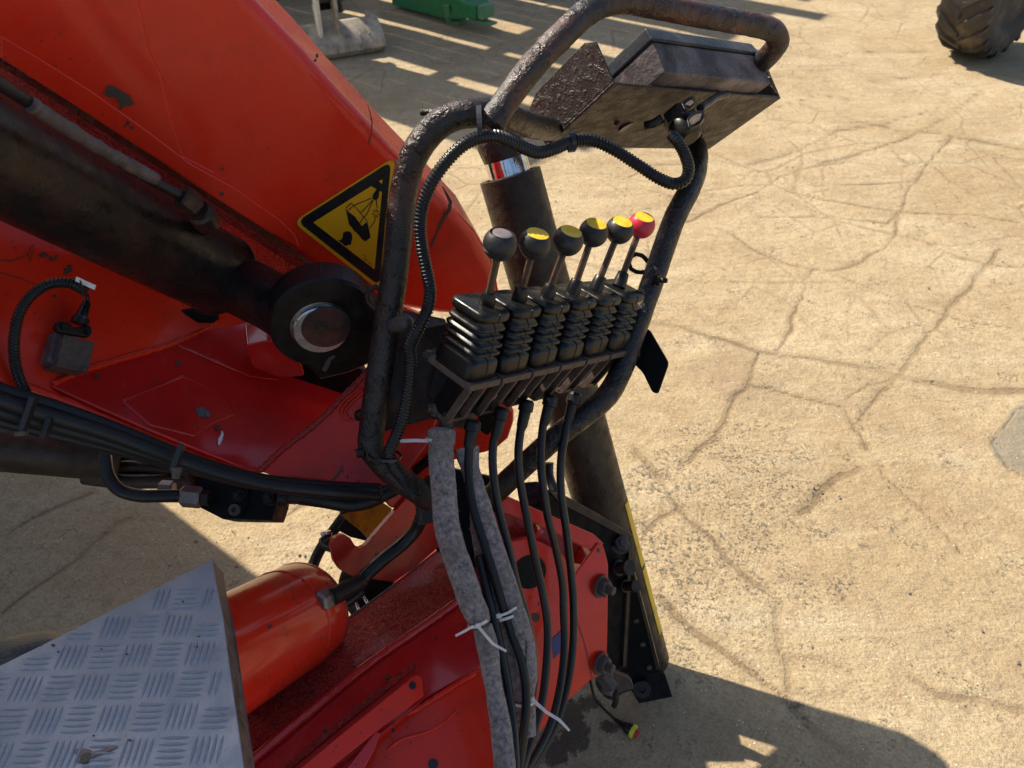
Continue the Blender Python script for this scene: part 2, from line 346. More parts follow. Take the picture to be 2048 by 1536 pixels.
def m_ground():
    b = NB('dusty cracked concrete'); co = b.co
    a0 = b.n('ShaderNodeAttribute', attribute_name='crack').outputs['Fac']
    aw = b.math('ADD', a0, b.math('MULTIPLY', b.math('SUBTRACT', b.noise(45, 7, .75), .5), .42))
    core = b.map(aw, .70, .80); halo = b.math('MULTIPLY', b.map(aw, .15, .75), .42)
    a = b.math('MAXIMUM', core, halo); pat = b.n('ShaderNodeAttribute', attribute_name='patch').outputs['Fac']
    g = b.n('ShaderNodeAttribute', attribute_name='grit').outputs['Fac']
    oil = b.n('ShaderNodeAttribute', attribute_name='oil').outputs['Fac']
    wob = b.mix(.035, co, b.noise(5, 5, .6, col=True))
    base = b.mix(b.map(b.noise(1.1, 6, .6), .33, .68), (.37, .275, .155), (.485, .385, .24))
    base = b.mix(b.math('MULTIPLY', b.map(b.noise(4.2, 8, .68, dist=.7), .46, .70), .60), base, (.29, .195, .108))
    sw = b.noise(3.0, 7, .65, vec=b.scalev(.45, 1.9, 1)); base = b.mix(b.math('MULTIPLY', b.map(sw, .50, .68), .40), base, (.55, .475, .34))
    base = b.mix(b.math('MULTIPLY', b.map(b.noise(1.7, 9, .7, dist=.8), .56, .66), .45), base, (.26, .185, .118))
    base = b.mix(b.math('MULTIPLY', b.map(b.noise(38, 8, .78), .50, .64), .55), base, (.235, .165, .10))
    fine = b.noise(150, 7, .8); base = b.mix(b.math('MULTIPLY', b.map(fine, .44, .60), .60), base, (.20, .145, .09))
    # procedural hairline cracks
    e1 = b.vor(1.55, 'DISTANCE_TO_EDGE', vec=wob); e2 = b.vor(3.7, 'DISTANCE_TO_EDGE', vec=b.mix(.05, co, b.noise(7, 5, .65, col=True)))
    far = b.n('ShaderNodeSeparateXYZ'); b.set(far.inputs[0], co); fy = far.outputs['Y']
    k1 = b.math('MULTIPLY', b.map(e1, .014, .002), b.map(b.noise(2.2, 3), .42, .55)); k1 = b.math('MULTIPLY', k1, b.map(fy, 1.6, 2.4))
    k2 = b.math('MULTIPLY', b.map(e2, .030, .004), b.map(b.noise(1.4, 3), .50, .60)); k2 = b.math('MULTIPLY', k2, b.map(fy, 2.0, 2.8, .25, 1))
    cr = b.math('MAXIMUM', b.math('MULTIPLY', b.math('MAXIMUM', k1, k2), .55), b.math('MULTIPLY', a, b.map(b.noise(3.5, 3), .35, .6, .45, 1)))
    base = b.mix(b.math('MULTIPLY', cr, .70), base, (.165, .108, .058))
    base = b.mix(b.math('MULTIPLY', b.map(pat, .45, .55), .75), base, (.20, .175, .135))
    # dark grit specks
    sp = b.vor(150); spm = b.math('MULTIPLY', b.map(sp, .22, .15), b.map(b.noise(11, 5, .7), b.map(g, 0, 1, .62, .40), b.map(g, 0, 1, .70, .52)))
    sp2 = b.noise(75, 6, .8); spm2 = b.math('MULTIPLY', b.map(sp2, .545, .575), b.map(b.noise(9, 5, .7), b.map(g, 0, 1, .56, .38), b.map(g, 0, 1, .66, .50)))
    spm = b.math('MAXIMUM', spm, spm2)
    base = b.mix(b.math('MULTIPLY', spm, .80), base, (.085, .085, .083))
    wf = b.vor(70); base = b.mix(b.math('MULTIPLY', b.map(wf, .13, .09), b.map(b.noise(13, 3), .52, .58)), base, (.72, .66, .54))
    om = b.map(b.math('ADD', oil, b.math('MULTIPLY', b.math('SUBTRACT', b.noise(20, 9, .78), .5), 2.6)), .62, .78)
    base = b.mix(b.math('MULTIPLY', om, .80), base, (.040, .022, .016))
    b.bs(Base_Color=base, Roughness=b.math('SUBTRACT', .93, b.math('MULTIPLY', om, .45)), Specular_IOR_Level=.25)
    h = b.math('ADD', b.math('MULTIPLY', b.noise(26, 8, .7), 1.3), b.math('MULTIPLY', b.noise(150, 4, .7), .40))
    h = b.math('ADD', h, b.math('MULTIPLY', b.noise(7, 5, .6, vec=b.scalev(.6, 1.6, 1)), 2.2))
    h = b.math('SUBTRACT', h, b.math('MULTIPLY', cr, .45)); h = b.math('ADD', h, b.math('MULTIPLY', spm, .35))
    b.bs(Normal=b.bump(h, .75, .010)); return b.m
M['ground'] = m_ground()

# ================================================================== GROUND
def axis_steps(lo, a, b, hi, fine, grow):
    mid = list(np.arange(a, b, fine)); l = []; s = fine; x = a
    while x > lo: s *= grow; x -= s; l.append(x)
    r = []; s = fine; x = mid[-1]
    while x < hi: s *= grow; x += s; r.append(x)
    return np.array(l[::-1] + mid + r)
def z6(l): return [(1200 + x * .414, 300 + y * .414) for x, y in l]
def z7(l): return [(1200 + x * .414, 900 + y * .414) for x, y in l]
CRACKS = [
 (z6([(240,830),(420,870),(620,940),(760,975),(900,990),(1100,1030),(1300,1060),(1450,1100),(1600,1130),(1800,1165),(2048,1170),(2300,1190)]), .013),
 (z6([(1050,585),(990,640),(975,720),(940,800),(925,870),(885,930),(860,975)]), .0055),
 (z6([(560,380),(640,420),(700,470),(830,520),(940,560),(1050,585),(1130,590),(1200,570),(1280,540),(1300,500),(1360,470),(1440,400),(1440,360),(1460,280),(1500,190),(1560,100),(1620,20),(1700,-60)]), .0065),
 (z6([(1440,400),(1600,450),(1750,510),(1880,545),(2048,560),(2300,590)]), .006),
 (z6([(1110,600),(1350,690),(1520,750),(1680,800),(1850,840),(2048,870)]), .005),
 (z6([(1940,480),(1880,545),(1800,640),(1740,710),(1660,810),(1560,930),(1450,1090),(1320,1210),(1240,1330)]), .009),
 (z6([(720,1140),(880,1170),(1050,1210),(1170,1240),(1220,1330),(1290,1440)]), .008),
 (z6([(760,975),(720,1140),(640,1220),(600,1330),(540,1400),(380,1536)]), .008),
 (z6([(900,200),(1100,240),(1300,270),(1450,290),(1620,300),(1800,310),(2048,350)]), .006),
 (z6([(420,350),(620,260),(760,200),(870,130),(1010,90),(1180,60)]), .007),
 (z6([(780,330),(1100,320),(1400,350),(1450,290)]), .006),
 (z6([(560,20),(700,80),(870,130),(1050,170),(1300,160),(1500,150)]), .006),
 (z6([(1180,1200),(1280,1150),(1420,1110)]), .005),
 (z6([(0,110),(140,130),(260,70),(420,60)]), .006),
 (z7([(180,0),(300,150),(340,220),(430,350),(560,450),(640,540),(760,650),(860,750),(860,870),(900,980),(920,1060),(930,1170)]), .010),
 (z7([(290,740),(420,850),(540,930),(660,1030),(760,1100),(870,1180),(960,1300),(1060,1400),(1200,1480)]), .012),
 (z7([(900,980),(1080,1010),(1220,1070)]), .007),
 (z7([(1340,50),(1420,160),(1560,270),(1650,370),(1760,500)]), .004),
 (z7([(960,300),(1100,170),(1250,90)]), .010),
 (z7([(1500,1110),(1640,1200),(1850,1220),(2048,1250)]), .008),
 (z7([(200,400),(300,330),(400,280)]), .010),
 ([(0,1231),(60,1185),(123,1137),(180,1095),(220,1067),(260,1040)], .007),
 ([(18,1070),(60,1045),(100,1029),(150,1000),(187,985)], .006),
 ([(560,1040),(600,1010),(640,1000)], .004),
 ([(1500,330),(1600,300),(1680,262),(1760,250),(1850,225)], .010),
 ([(1570,90),(1640,120),(1760,100),(1860,105)], .010),
 ([(1640,330),(1740,300),(1830,270),(1900,230),(1960,180)], .012),
 ([(1700,240),(1800,262),(1900,270),(2048,300)], .012),
 ([(1450,230),(1560,215),(1640,190),(1700,200)], .008),
 ([(2070,815),(2030,820),(2000,860),(1985,880),(1996,905),(2020,935),(2070,960)], .005),
 ([(1300,120),(1420,160),(1560,150),(1700,170),(1850,150)], .012),
]
xs = axis_steps(-60, -1.35, 2.5, 60, .0105, 1.09); ys = axis_steps(-60, .5, 3.3, 60, .0105, 1.045)
X, Y = np.meshgrid(xs, ys); nx, ny = len(xs), len(ys)
rng = np.random.RandomState(3)
def wav(X, Y, f, n=7):
    o = 0
    for i in range(n):
        a = rng.uniform(0, 6.28); ff = f * rng.uniform(.6, 1.7); o = o + np.sin(X * ff * math.cos(a) + Y * ff * math.sin(a) + rng.uniform(0, 6.28))
    return o / n ** .5
wx = wav(X, Y, 22) * .006 + wav(X, Y, 70) * .0025; wy = wav(X, Y, 22) * .006 + wav(X, Y, 70) * .0025
wid = 1 + .45 * wav(X, Y, 12)
crack = np.zeros_like(X); XX = X + wx; YY = Y + wy
for pl, wd in CRACKS:
    g = [GROUND.at(*p) for p in pl]
    for a, b in zip(g, g[1:]):
        ax, ay, bx, by = a.x, a.y, b.x, b.y
        m = (XX > min(ax, bx) - .12) & (XX < max(ax, bx) + .12) & (YY > min(ay, by) - .12) & (YY < max(ay, by) + .12)
        if not m.any(): continue
        dx, dy = bx - ax, by - ay; t = np.clip(((XX[m] - ax) * dx + (YY[m] - ay) * dy) / (dx * dx + dy * dy), 0, 1)
        d = np.hypot(XX[m] - ax - t * dx, YY[m] - ay - t * dy); w_ = wd * np.clip(wid[m], .35, 2)
        v = np.clip(1 - d / (w_ * 3.2), 0, 1); crack[m] = np.maximum(crack[m], v)
def blob(pts, r):
    o = np.zeros_like(X)
    for p in pts:
        g = GROUND.at(p[0], p[1]); rr = r * (p[2] if len(p) > 2 else 1); o = np.maximum(o, np.clip(1.15 - np.hypot(X - g.x, Y - g.y) / rr, 0, 1))
    return o
oil = blob([(1180,1410,.7),(1165,1465,.9),(1140,1490,.8),(1215,1455,.5),(1110,1500,.9),(1150,1430,.9)], .075)
patch = blob([(2065,880),(2045,905),(2080,850)], .13)
grit = blob([(1380,960),(1420,1060),(1500,1040,1.2),(1330,1140),(1390,1180),(1500,930),(1300,1090)], .24)
Z = wav(X, Y, 3) * .004 + wav(X, Y, 11) * .0016 + wav(X, Y, 40) * .0006 - np.clip(crack - .6, 0, 1) * .006
Z = Z * (np.hypot(X, Y - 1) < 14)
me = bpy.data.meshes.new('ground')
co = np.stack([X, Y, Z], -1).reshape(-1, 3).astype(np.float32)
idx = np.arange(nx * ny).reshape(ny, nx)
q = np.stack([idx[:-1, :-1], idx[:-1, 1:], idx[1:, 1:], idx[1:, :-1]], -1).reshape(-1, 4)
me.vertices.add(len(co)); me.vertices.foreach_set('co', co.ravel())
me.loops.add(q.size); me.loops.foreach_set('vertex_index', q.ravel().astype(np.int32))
me.polygons.add(len(q)); me.polygons.foreach_set('loop_start', np.arange(0, q.size, 4, dtype=np.int32)); me.polygons.foreach_set('use_smooth', np.ones(len(q), bool))
me.update(calc_edges=True)
for nm, ar in (('crack', crack), ('oil', oil), ('grit', grit), ('patch', patch)):
    at = me.attributes.new(nm, 'FLOAT', 'POINT'); at.data.foreach_set('value', ar.ravel().astype(np.float32))
me.materials.append(M['ground'])
go = bpy.data.objects.new('ground', me); COL.objects.link(go); tag(go, kind='structure')

# loose pebbles and crumbs: nobody could count them
pb = MB(); rr = random.Random(5)
for i in range(620):
    y = .55 + 3.4 * rr.random() ** 1.3; x = rr.uniform(-.9, 1.7) * (.5 + y * .38); s = rr.choice([.0018, .002, .003, .0045]) * rr.uniform(.8, 1.3)
    c = Vector((x, y, s * .35)); st = [Vector((rr.uniform(.7, 1.3) * s * a, rr.uniform(.7, 1.3) * s * b, rr.uniform(.5, .9) * s * c_)) for a, b, c_ in ((1,0,0),(0,1,0),(-1,0,0),(0,-1,0),(0,0,1),(0,0,-.6))]
    pb.add([c + v for v in st], [[0,1,4],[1,2,4],[2,3,4],[3,0,4],[1,0,5],[2,1,5],[3,2,5],[0,3,5]])
o = pb.build('pebbles', m_plain('pebble stone', (.16, .14, .12), .8, var=.5, scale=12)); tag(o, 'scattered small dark pebbles and crumbs on the dusty concrete', 'pebbles', kind='stuff')

# ================================================================== BACKGROUND
# grading bucket on the arm of an excavator
b0 = GROUND.at(655, 130); b1 = GROUND.at(779, 110)
root = thing('excavator_bucket', b0, 'wide mud-caked grading bucket hanging from its hitch behind the red boom', 'bucket')
bd = (b1 - b0); bd.z = 0; bd.normalize(); bp = Vector((-bd.y, bd.x, 0))     # bp points away from the camera
bprof = [(0.02, .0), (-.05, .008), (-.085, .045), (-.080, .085), (-.045, .125), (-.0, .160), (.045, .185)]
outer = []
L0 = b0 - bd * .75; L1 = b1 - bd * .02
mb = MB()
def bk(o_, p, q): return o_ + bp * (p + .12) + Vector((0, 0, q))
sec = bprof + [(p + .018, q + (.0 if q < .3 else .005)) for p, q in bprof[::-1]]
n = len(sec); vv = [bk(L0, *s) for s in sec] + [bk(L1, *s) for s in sec]
mb.add(vv, [list(range(n)), list(range(2 * n - 1, n - 1, -1))] + [[i, (i + 1) % n, n + (i + 1) % n, n + i] for i in range(n)])
mb.build('shell', M['mudsteel'], root, bevel=.004)
for e, of in ((L1, .0), (L0, -.016)):
    sp_ = [bk(e + bd * of, *s) for s in bprof] + [bk(e + bd * of, .26, .16), bk(e + bd * of, .24, 0)]
    v, f = g_prism(sp_, bd * .016); mk('side_plate', v, f, M['mudsteel'], root, bevel=.003)
for k, tx in enumerate((.20, .27, .34, .41, .47)):
    a = b0 + bd * (tx - .18)
    sp_ = [bk(a, p - .006, q) for p, q in bprof[:5]] + [bk(a, p - .0005, q) for p, q in bprof[:5][::-1]]
    v, f = g_prism(sp_, bd * .012); mk('wear_strip', v, f, M['mudsteel'], root)
hb = b0 + bd * .02
for k, s in enumerate((-.02, .085)):
    a = hb + bd * s; z0 = .15
    v, f = g_prism([a + bp * .07 + Vector((0,0,z0)), a + bp * .12 + Vector((0,0,z0 - .08)), a + bp * .16 + Vector((0,0,.30)), a + bp * .22 + Vector((0,0,.56)), a + bp * .10 + Vector((0,0,.50)), a + bp * .05 + Vector((0,0,.34))], bd * .02)
    mk('hitch_ear', v, f, M['whitepaint'] if k == 0 else M['mudsteel'], root, bevel=.003)
arm = root
c = hb + bd * .04 + bp * .14
mk('hitch_link', *g_box(c + bd * -.03 + Vector((0,0,.26)), bd * .075, bp * .10, Vector((0,0,.50))), M['blackplate'], arm, bevel=.006)
tube('ram', [c + bd * .10 + Vector((0,0,.24)), c + bd * .09 + bp * .05 + Vector((0,0,.9))], .016, M['greybolt'], arm, smoothpath=False)
lathe('pin', c - bd * .06 + Vector((0,0,.33)), bd, [(.03, 0), (.03, .2)], M['greybolt'], arm, 20)
# dark undercarriage further left behind the boom
uc = thing('machine_frame', GROUND.at(600, 30), 'dark machine frame with a tan panel behind the bucket at the boom edge', 'machine')
g0 = GROUND.at(615, 20)
mk('panel', *g_box(g0 + Vector((-.55, .30, .02)), (.50, 0, 0), (0, .1, 0), (0, 0, .34)), M['mudsteel'], uc, bevel=.01)
mk('step', *g_box(g0 + Vector((-.02, .26, .0)), (.20, 0, 0), (0, .1, 0), (0, 0, .05)), M['blackplate'], uc, bevel=.005)
mk('upright', *g_box(g0 + Vector((-.04, .30, .0)), (.05, 0, 0), (0, .06, 0), (.03, 0, .6)), M['blackplate'], uc, bevel=.005)
mk('upright', *g_box(g0 + Vector((.14, .30, .0)), (.05, 0, 0), (0, .06, 0), (-.08, 0, .6)), M['steel'], uc, bevel=.005)
# green implement: beam with chamfered end, foot and tongue
ge = thing('green_implement', GROUND.at(905, 52), 'green farm implement beam resting on a pale folded stand', 'implement')
e0 = P(965, 20, 4.95); gd = (P(965, 20, 4.95) - P(800, -22, 5.35)).normalized()
up = Vector((0, 0, 1)); sd_ = gd.cross(up).normalized()
g_a = P(800, -22, 5.35)
v = []
for t, hw, hh in ((0, .085, .085), (.42, .085, .085), (.56, .075, .050), (.62, .065, .045)):
    c = g_a + gd * (t / .62 * (e0 - g_a).length)
    v += [c + sd_ * hw - up * hh, c + sd_ * hw + up * hh * (1 if t < .5 else .9), c - sd_ * hw + up * hh, c - sd_ * hw - up * hh]
f = [[0, 1, 2, 3], [15, 14, 13, 12]] + [[i * 4 + k, i * 4 + (k + 1) % 4, i * 4 + 4 + (k + 1) % 4, i * 4 + 4 + k] for i in range(3) for k in range(4)]
mk('beam', v, f, M['green'], ge, bevel=.006)
mk('end_cap', *g_box(e0 - gd * .001 + sd_ * .05 - up * .045, -sd_ * .11, up * .085, gd * .05), M['green_pale'], ge, bevel=.006)
mk('tongue', *g_box(e0 - gd * .10 + sd_ * .035 - up * .075, -sd_ * .07, up * .018, gd * .20), M['green_pale'], ge, bevel=.006)
fa, fb = GROUND.at(899, 50), GROUND.at(925, 50)
mk('stand_leg', *g_box(fa + Vector((-.02, 0, 0)), (.035, 0, 0), (0, .03, 0), P(893, 12, 4.98) - fa), M['green_pale'], ge, bevel=.003)
mk('stand_leg', *g_box(fb + Vector((-.02, 0, 0)), (.035, 0, 0), (0, .03, 0), P(928, 20, 4.98) - fb), M['green_pale'], ge, bevel=.003)
mk('stand_foot', *g_box(fa + Vector((-.02, 0, .002)), fb - fa + Vector((.015, 0, 0)), (0, .06, 0), (0, 0, .02)), M['green_pale'], ge, bevel=.003)
# dark brush heap at the top edge
hp = MB(); rr = random.Random(11); hc = GROUND.at(1170, -4)
for i in range(60):
    a = hc + Vector((rr.gauss(0, .13), rr.uniform(0, .4), .02 + rr.random() * .06)); d = Vector((rr.gauss(0, .16), rr.gauss(0, .1), rr.uniform(-.02, .09)))
    q = [a, a + d * .5 + Vector((0, 0, .03)), a + d]; v, f, s = g_tube(q, .009, 5); hp.add(v, f)
tag(hp.build('twig_heap', M['blackplate'], loc=hc), 'dark heap of twigs at the top edge above the handle', 'twigs', kind='stuff')

# loader wheels
def wheel(name, loc, ang, Rw, Wd, label, grp):
    """ang: heading of the wheel axis in the ground plane"""
    root = thing(name, Vector(loc), label, 'wheel', grp)
    ax = Vector((math.cos(ang), math.sin(ang), 0)); c = Vector(loc) + Vector((0, 0, Rw)); h = Wd / 2
    prof = [(Rw * .56, -h * .80), (Rw * .66, -h * .98), (Rw * .84, -h), (Rw * .93, -h * .90), (Rw * .955, -h * .6), (Rw * .965, 0), (Rw * .955, h * .6), (Rw * .93, h * .90), (Rw * .84, h), (Rw * .66, h * .98), (Rw * .56, h * .80)]
    ty = lathe('tyre', c, ax, prof, M['tyre'], root, 72)
    u = ax.orthogonal().normalized(); w_ = ax.cross(u); nl = 20
    for k in range(nl):
        for s in (-1, 1):
            mbl = MB(); rows = []
            for j in range(5):
                t = j / 4; z = s * (h * 1.01 * (1 - t) + .0 * t) ; a = 2 * math.pi * (k + (.5 if s > 0 else 0)) / nl + t * .30
                ro = Rw * (1.0 if t > .12 else .93); ri = Rw * (.95 if t > .12 else .84); da = .052
                er = [(a - da, ri), (a + da, ri), (a + da * .8, ro), (a - da * .8, ro)]
                rows.append([c + ax * z + (u * math.cos(q) + w_ * math.sin(q)) * r for q, r in er])
            v = [p for r in rows for p in r]
            f = [[0, 1, 2, 3], [19, 18, 17, 16]] + [[i * 4 + m, i * 4 + (m + 1) % 4, i * 4 + 4 + (m + 1) % 4, i * 4 + 4 + m] for i in range(4) for m in range(4)]
            mk('tread_lug', v, f, M['tyre'], root if False else ty, bevel=0)
    rim = lathe('rim', c - ax * h * .72, ax, [(Rw * .50, 0), (Rw * .575, .0), (Rw * .575, h * 1.44), (Rw * .50, h * 1.44)], M['rim'], root, 40)
    lathe('hub', c - ax * h * .35, ax, [(Rw * .49, 0), (Rw * .49, h * .5), (Rw * .2, h * .6), (Rw * .2, h * .95)], M['rim'], root, 32)
    return root
wl = GROUND.at(1950, 112)
wheel('loader_wheel', (wl.x + .02, wl.y + .06, 0), R(-52), .41, .30, 'big muddy loader tyre with chevron lugs and yellow rim at the top right corner', 'loader wheels')
wl2 = GROUND.at(2085, 20)
wheel('loader_wheel', (wl2.x + .35, wl2.y + .35, 0), R(-47), .46, .40, 'second muddy loader tyre cut off by the right border near the top corner', 'loader wheels')

# unseen slatted fence, added to shade the yard: its gaps let the light streaks through
fr = thing('shade_fence', (-2.6, 5.5, 0), 'unseen board fence added to cast streaked shade on the yard', 'fence')
F0 = Vector((-2.35, 5.12, 0)); fd = Vector((.60, .80, 0)); rr = random.Random(4); s = 0; k = 0
fn = Vector((.8, -.6, 0))
gaps = {3: .10, 6: .05, 8: .16, 11: .04, 13: .13, 16: .20, 19: .06, 22: .12, 26: .2}
while s < 5.2:
    wd = rr.uniform(.13, .17); h = rr.uniform(2.95, 3.35)
    mk('board', *g_box(F0 + fd * s, fd * wd, fn * .025, (0, 0, h)), M['wood'], fr)
    s += wd + gaps.get(k, .0015); k += 1
for z in (.5, 1.9): mk('rail', *g_box(F0 - fn * .05 + Vector((0, 0, z)), fd * 5.2, fn * .045, (0, 0, .1)), M['wood'], fr)
for q in (0.1, 2.5, 5.0): mk('post', *g_box(F0 - fn * .15 + fd * q, fd * .1, fn * .095, (0, 0, 2.6)), M['wood'], fr)

# unseen lorry cab at the left, placed and sized to cast shade
cb = thing('lorry_cab', (-3.4, .9, 0), 'unseen pale lorry cab left of the crane, sized to cast shade', 'lorry')
v = [(-1.75,-.8,.55),(-1.75,1.98,.55),(-1.75,1.98,3.3),(-1.75,-.8,3.3),(-4.0,-.8,.55),(-4.0,1.98,.55),(-4.0,1.98,3.2),(-4.0,-.8,3.3)]
mk('cab_body', v, [[0,1,2,3],[7,6,5,4],[0,4,5,1],[1,5,6,2],[2,6,7,3],[3,7,4,0]], M['cab'], cb, bevel=.12, seg=4)
for yy in (.1, 1.5): lathe('tyre', (-1.85, yy, .48), (-1, 0, 0), [(.28, 0), (.45, .02), (.48, .06), (.48, .24), (.45, .28), (.28, .3)], M['tyre'], cb, 40)

# ================================================================== BOOM
BP = Plane(V((-.044, .202, 1.25)) + CO, V((.148, -.312, -.347)))       # near side of the boom box
BN = BP.n
boom = thing('crane_boom', P(600, 560, 1.1), 'big red crane boom side running down from the top left, with the warning triangle', 'crane boom')
edge_hi = [(435, -80), (508, 0), (610, 106), (676, 181), (738, 247), (786, 300), (860, 375), (906, 420), (955, 472), (992, 535), (1004, 600)]
edge_lo = [(995, 640), (880, 633), (816, 623), (752, 611), (708, 570), (634, 540), (533, 472), (431, 407), (325, 335), (102, 191), (0, 126), (-160, 22), (-330, -90)]
side = prism('side_plate', edge_hi + edge_lo + [(-330, -300), (150, -380)], BP, .16, M['red'], boom, bevel=.020, seg=6)
# lower return behind the near plate: boom inside, its shade painted as dark red
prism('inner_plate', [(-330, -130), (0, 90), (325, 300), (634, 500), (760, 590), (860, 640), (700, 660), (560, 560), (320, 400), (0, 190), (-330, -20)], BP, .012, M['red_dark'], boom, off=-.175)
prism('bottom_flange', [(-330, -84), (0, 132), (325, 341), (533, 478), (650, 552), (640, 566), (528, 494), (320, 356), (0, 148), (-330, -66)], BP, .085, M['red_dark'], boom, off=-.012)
# reinforcing sheet with its weld edge, seen as a crease down the side
def strip(name, px, wpx, pl, off, mat, parent, thick=.001):
    L = []; Rr = []
    for i, p in enumerate(px):
        a = Vector(px[max(i - 1, 0)][:2]); b = Vector(px[min(i + 1, len(px) - 1)][:2]); t = (b - a).normalized(); nn = Vector((-t.y, t.x))
        w_ = (p[2] if len(p) > 2 else wpx) / 2; c = Vector(p[:2]); L.append(c + nn * w_); Rr.append(c - nn * w_)
    return prism(name, [tuple(q) for q in L] + [tuple(q) for q in Rr[::-1]], pl, thick, mat, parent, bevel=0, off=off)
prism('doubler_plate', [(262, -60), (280, 10), (297, 99), (322, 150), (342, 239), (366, 312), (430, 345), (420, 392), (325, 327), (120, 193), (0, 117), (-100, 50), (-300, -90), (-200, -200)], BP, .006, M['red'], boom, bevel=.0022, off=.0022)
prism('lower_doubler', [(76, 115), (180, 180), (290, 258), (385, 330), (470, 375), (560, 440), (590, 470), (600, 497), (533, 462), (431, 397), (325, 325), (102, 181), (0, 116), (0, 70)], BP, .006, M['red'], boom, bevel=.002, off=.0035)
chip = [(208,190),(214,172),(228,172),(238,178),(245,184),(258,190),(268,206),(262,212),(250,212),(243,218),(236,206),(232,195),(218,195)]
prism('paint_chip', chip, BP, .0006, M['chip'], boom, bevel=0, off=.0042)
for c, r in (((255, 246), 6), ((264, 256), 5), ((250, 252), 3), ((443, 388), 5), ((241, 217), 3), ((634, 112), 5), ((630, 121), 4), ((445, 339), 3), ((538, 297), 2), ((476, 254), 2)):
    q = [(c[0] + r * math.cos(a) * random.uniform(.5, 1.25), c[1] + r * math.sin(a) * random.uniform(.5, 1.25)) for a in [k * .785 for k in range(8)]]
    prism('paint_chip', q, BP, .0006, M['chip'], boom, bevel=0, off=.0042 if c[0] < 460 else .0009)
strip('scratch', [(884, 372, 1.5), (893, 388, 5), (901, 404, 7), (898, 420, 8), (889, 434, 6), (882, 448, 7), (874, 466, 3), (867, 482, 5), (862, 494, 2)], 6, BP, .0009, M['chip'], boom)
strip('scratch', [(735, 208, 1), (740, 225, 2), (744, 243, 2.5), (743, 270, 2), (737, 289, 1.5)], 2, BP, .0009, M['chip'], boom)

# warning triangle sticker
def s5(l): return [(590 + x * .1757, 310 + y * .1758) for x, y in l]
so = [(-40 + 30, 765), (1075, 15), (1150, 180), (985, 1500)]
tri_o = rounded(s5([(-25, 765), (1145, 15), (985, 1560)]), [22, 24, 22], 7)
tri_b = rounded(s5([(25, 755), (1095, 70), (960, 1490)]), [19, 20, 18], 7)
tri_i = s5([(208, 768), (868, 355), (990, 425), (905, 1302)])
stk = prism('warning_sticker', tri_o, BP, .0008, M['yellow'], boom, bevel=0, off=.0010)
prism('triangle_border', tri_b, BP, .0007, M['black_print'], stk, bevel=0, off=.0014)
prism('triangle_field', tri_i, BP, .0007, M['yellow'], stk, bevel=0, off=.0018)
PO = .0022
prism('crane_load', s5([(577,608),(606,642),(680,700),(770,820),(825,772),(845,850),(860,938),(798,985),(755,950),(730,915),(660,848),(655,833),(615,790)]), BP, .0006, M['black_print'], stk, bevel=0, off=PO)
prism('head_symbol', rounded(s5([(490,975),(525,965),(545,935),(545,890),(575,870),(612,868),(640,885),(652,920),(650,965),(640,990),(640,1018),(620,1022),(600,1025),(578,1040),(545,1010)]), 1.2), BP, .0006, M['black_print'], stk, bevel=0, off=PO)
for q in ([(577,608),(638,548)],[(638,548),(700,605),(825,755)],[(606,630),(665,580)],[(665,575),(875,492)],[(745,665),(885,515)],[(780,710),(740,775)],[(780,710),(815,680),(890,520)],[(825,765),(765,815)],[(925,510),(935,600)],[(917,712),(905,760),(850,835)]):
    strip('rope_line', [(*p,) for p in s5(q)], 1.7 if len(q) < 3 else 1.5, BP, PO + .0001, M['black_print'], stk, .0005)
prism('hook_symbol', s5([(930,390),(985,330),(985,390),(960,420),(950,490),(915,518),(885,500),(885,460)]), BP, .0006, M['black_print'], stk, bevel=0, off=PO + .0002)
prism('hook_symbol', s5([(957,298),(996,278),(990,330)]), BP, .0005, M['yellow'], stk, bevel=0, off=PO + .0003)
for k in range(7):
    a = k * .9 + .3; strip('spark', [s5([(922 + 18 * math.cos(a), 665 + 22 * math.sin(a))])[0], s5([(922 + 42 * math.cos(a), 665 + 50 * math.sin(a))])[0]], 2.0, BP, PO, M['black_print'], stk, .0005)
def text(body, a, b, h, pl, off, mat, parent, name='lettering'):
    """flat lettering from pixel a to pixel b, lying on plane pl"""
    cu = bpy.data.curves.new(name, 'FONT'); cu.body = body; cu.size = 1
    to = bpy.data.objects.new('t', cu); COL.objects.link(to); dg = bpy.context.evaluated_depsgraph_get()
    me = bpy.data.meshes.new_from_object(to.evaluated_get(dg)); bpy.data.objects.remove(to)
    A, B = pl.at(*a, off), pl.at(*b, off); xs_ = [v.co.x for v in me.vertices]; w0 = max(xs_) - min(xs_)
    ux = (B - A).normalized(); uy = pl.n.cross(ux).normalized(); k = (B - A).length / w0; ky = h or k
    base = wloc(parent)
    for v in me.vertices: v.co = A + ux * ((v.co.x - min(xs_)) * k) + uy * (v.co.y * ky) - base
    me.materials.append(mat); o = bpy.data.objects.new(name, me); COL.objects.link(o); o.parent = parent; return o
text('EX 1401', s5([(782, 1190)])[0], s5([(868, 1262)])[0], None, BP, PO + .0004, M['black_print'], stk)
prism('printed_mark', s5([(780,1137),(800,1137),(792,1155)]), BP, .0005, M['black_print'], stk, bevel=0, off=PO)

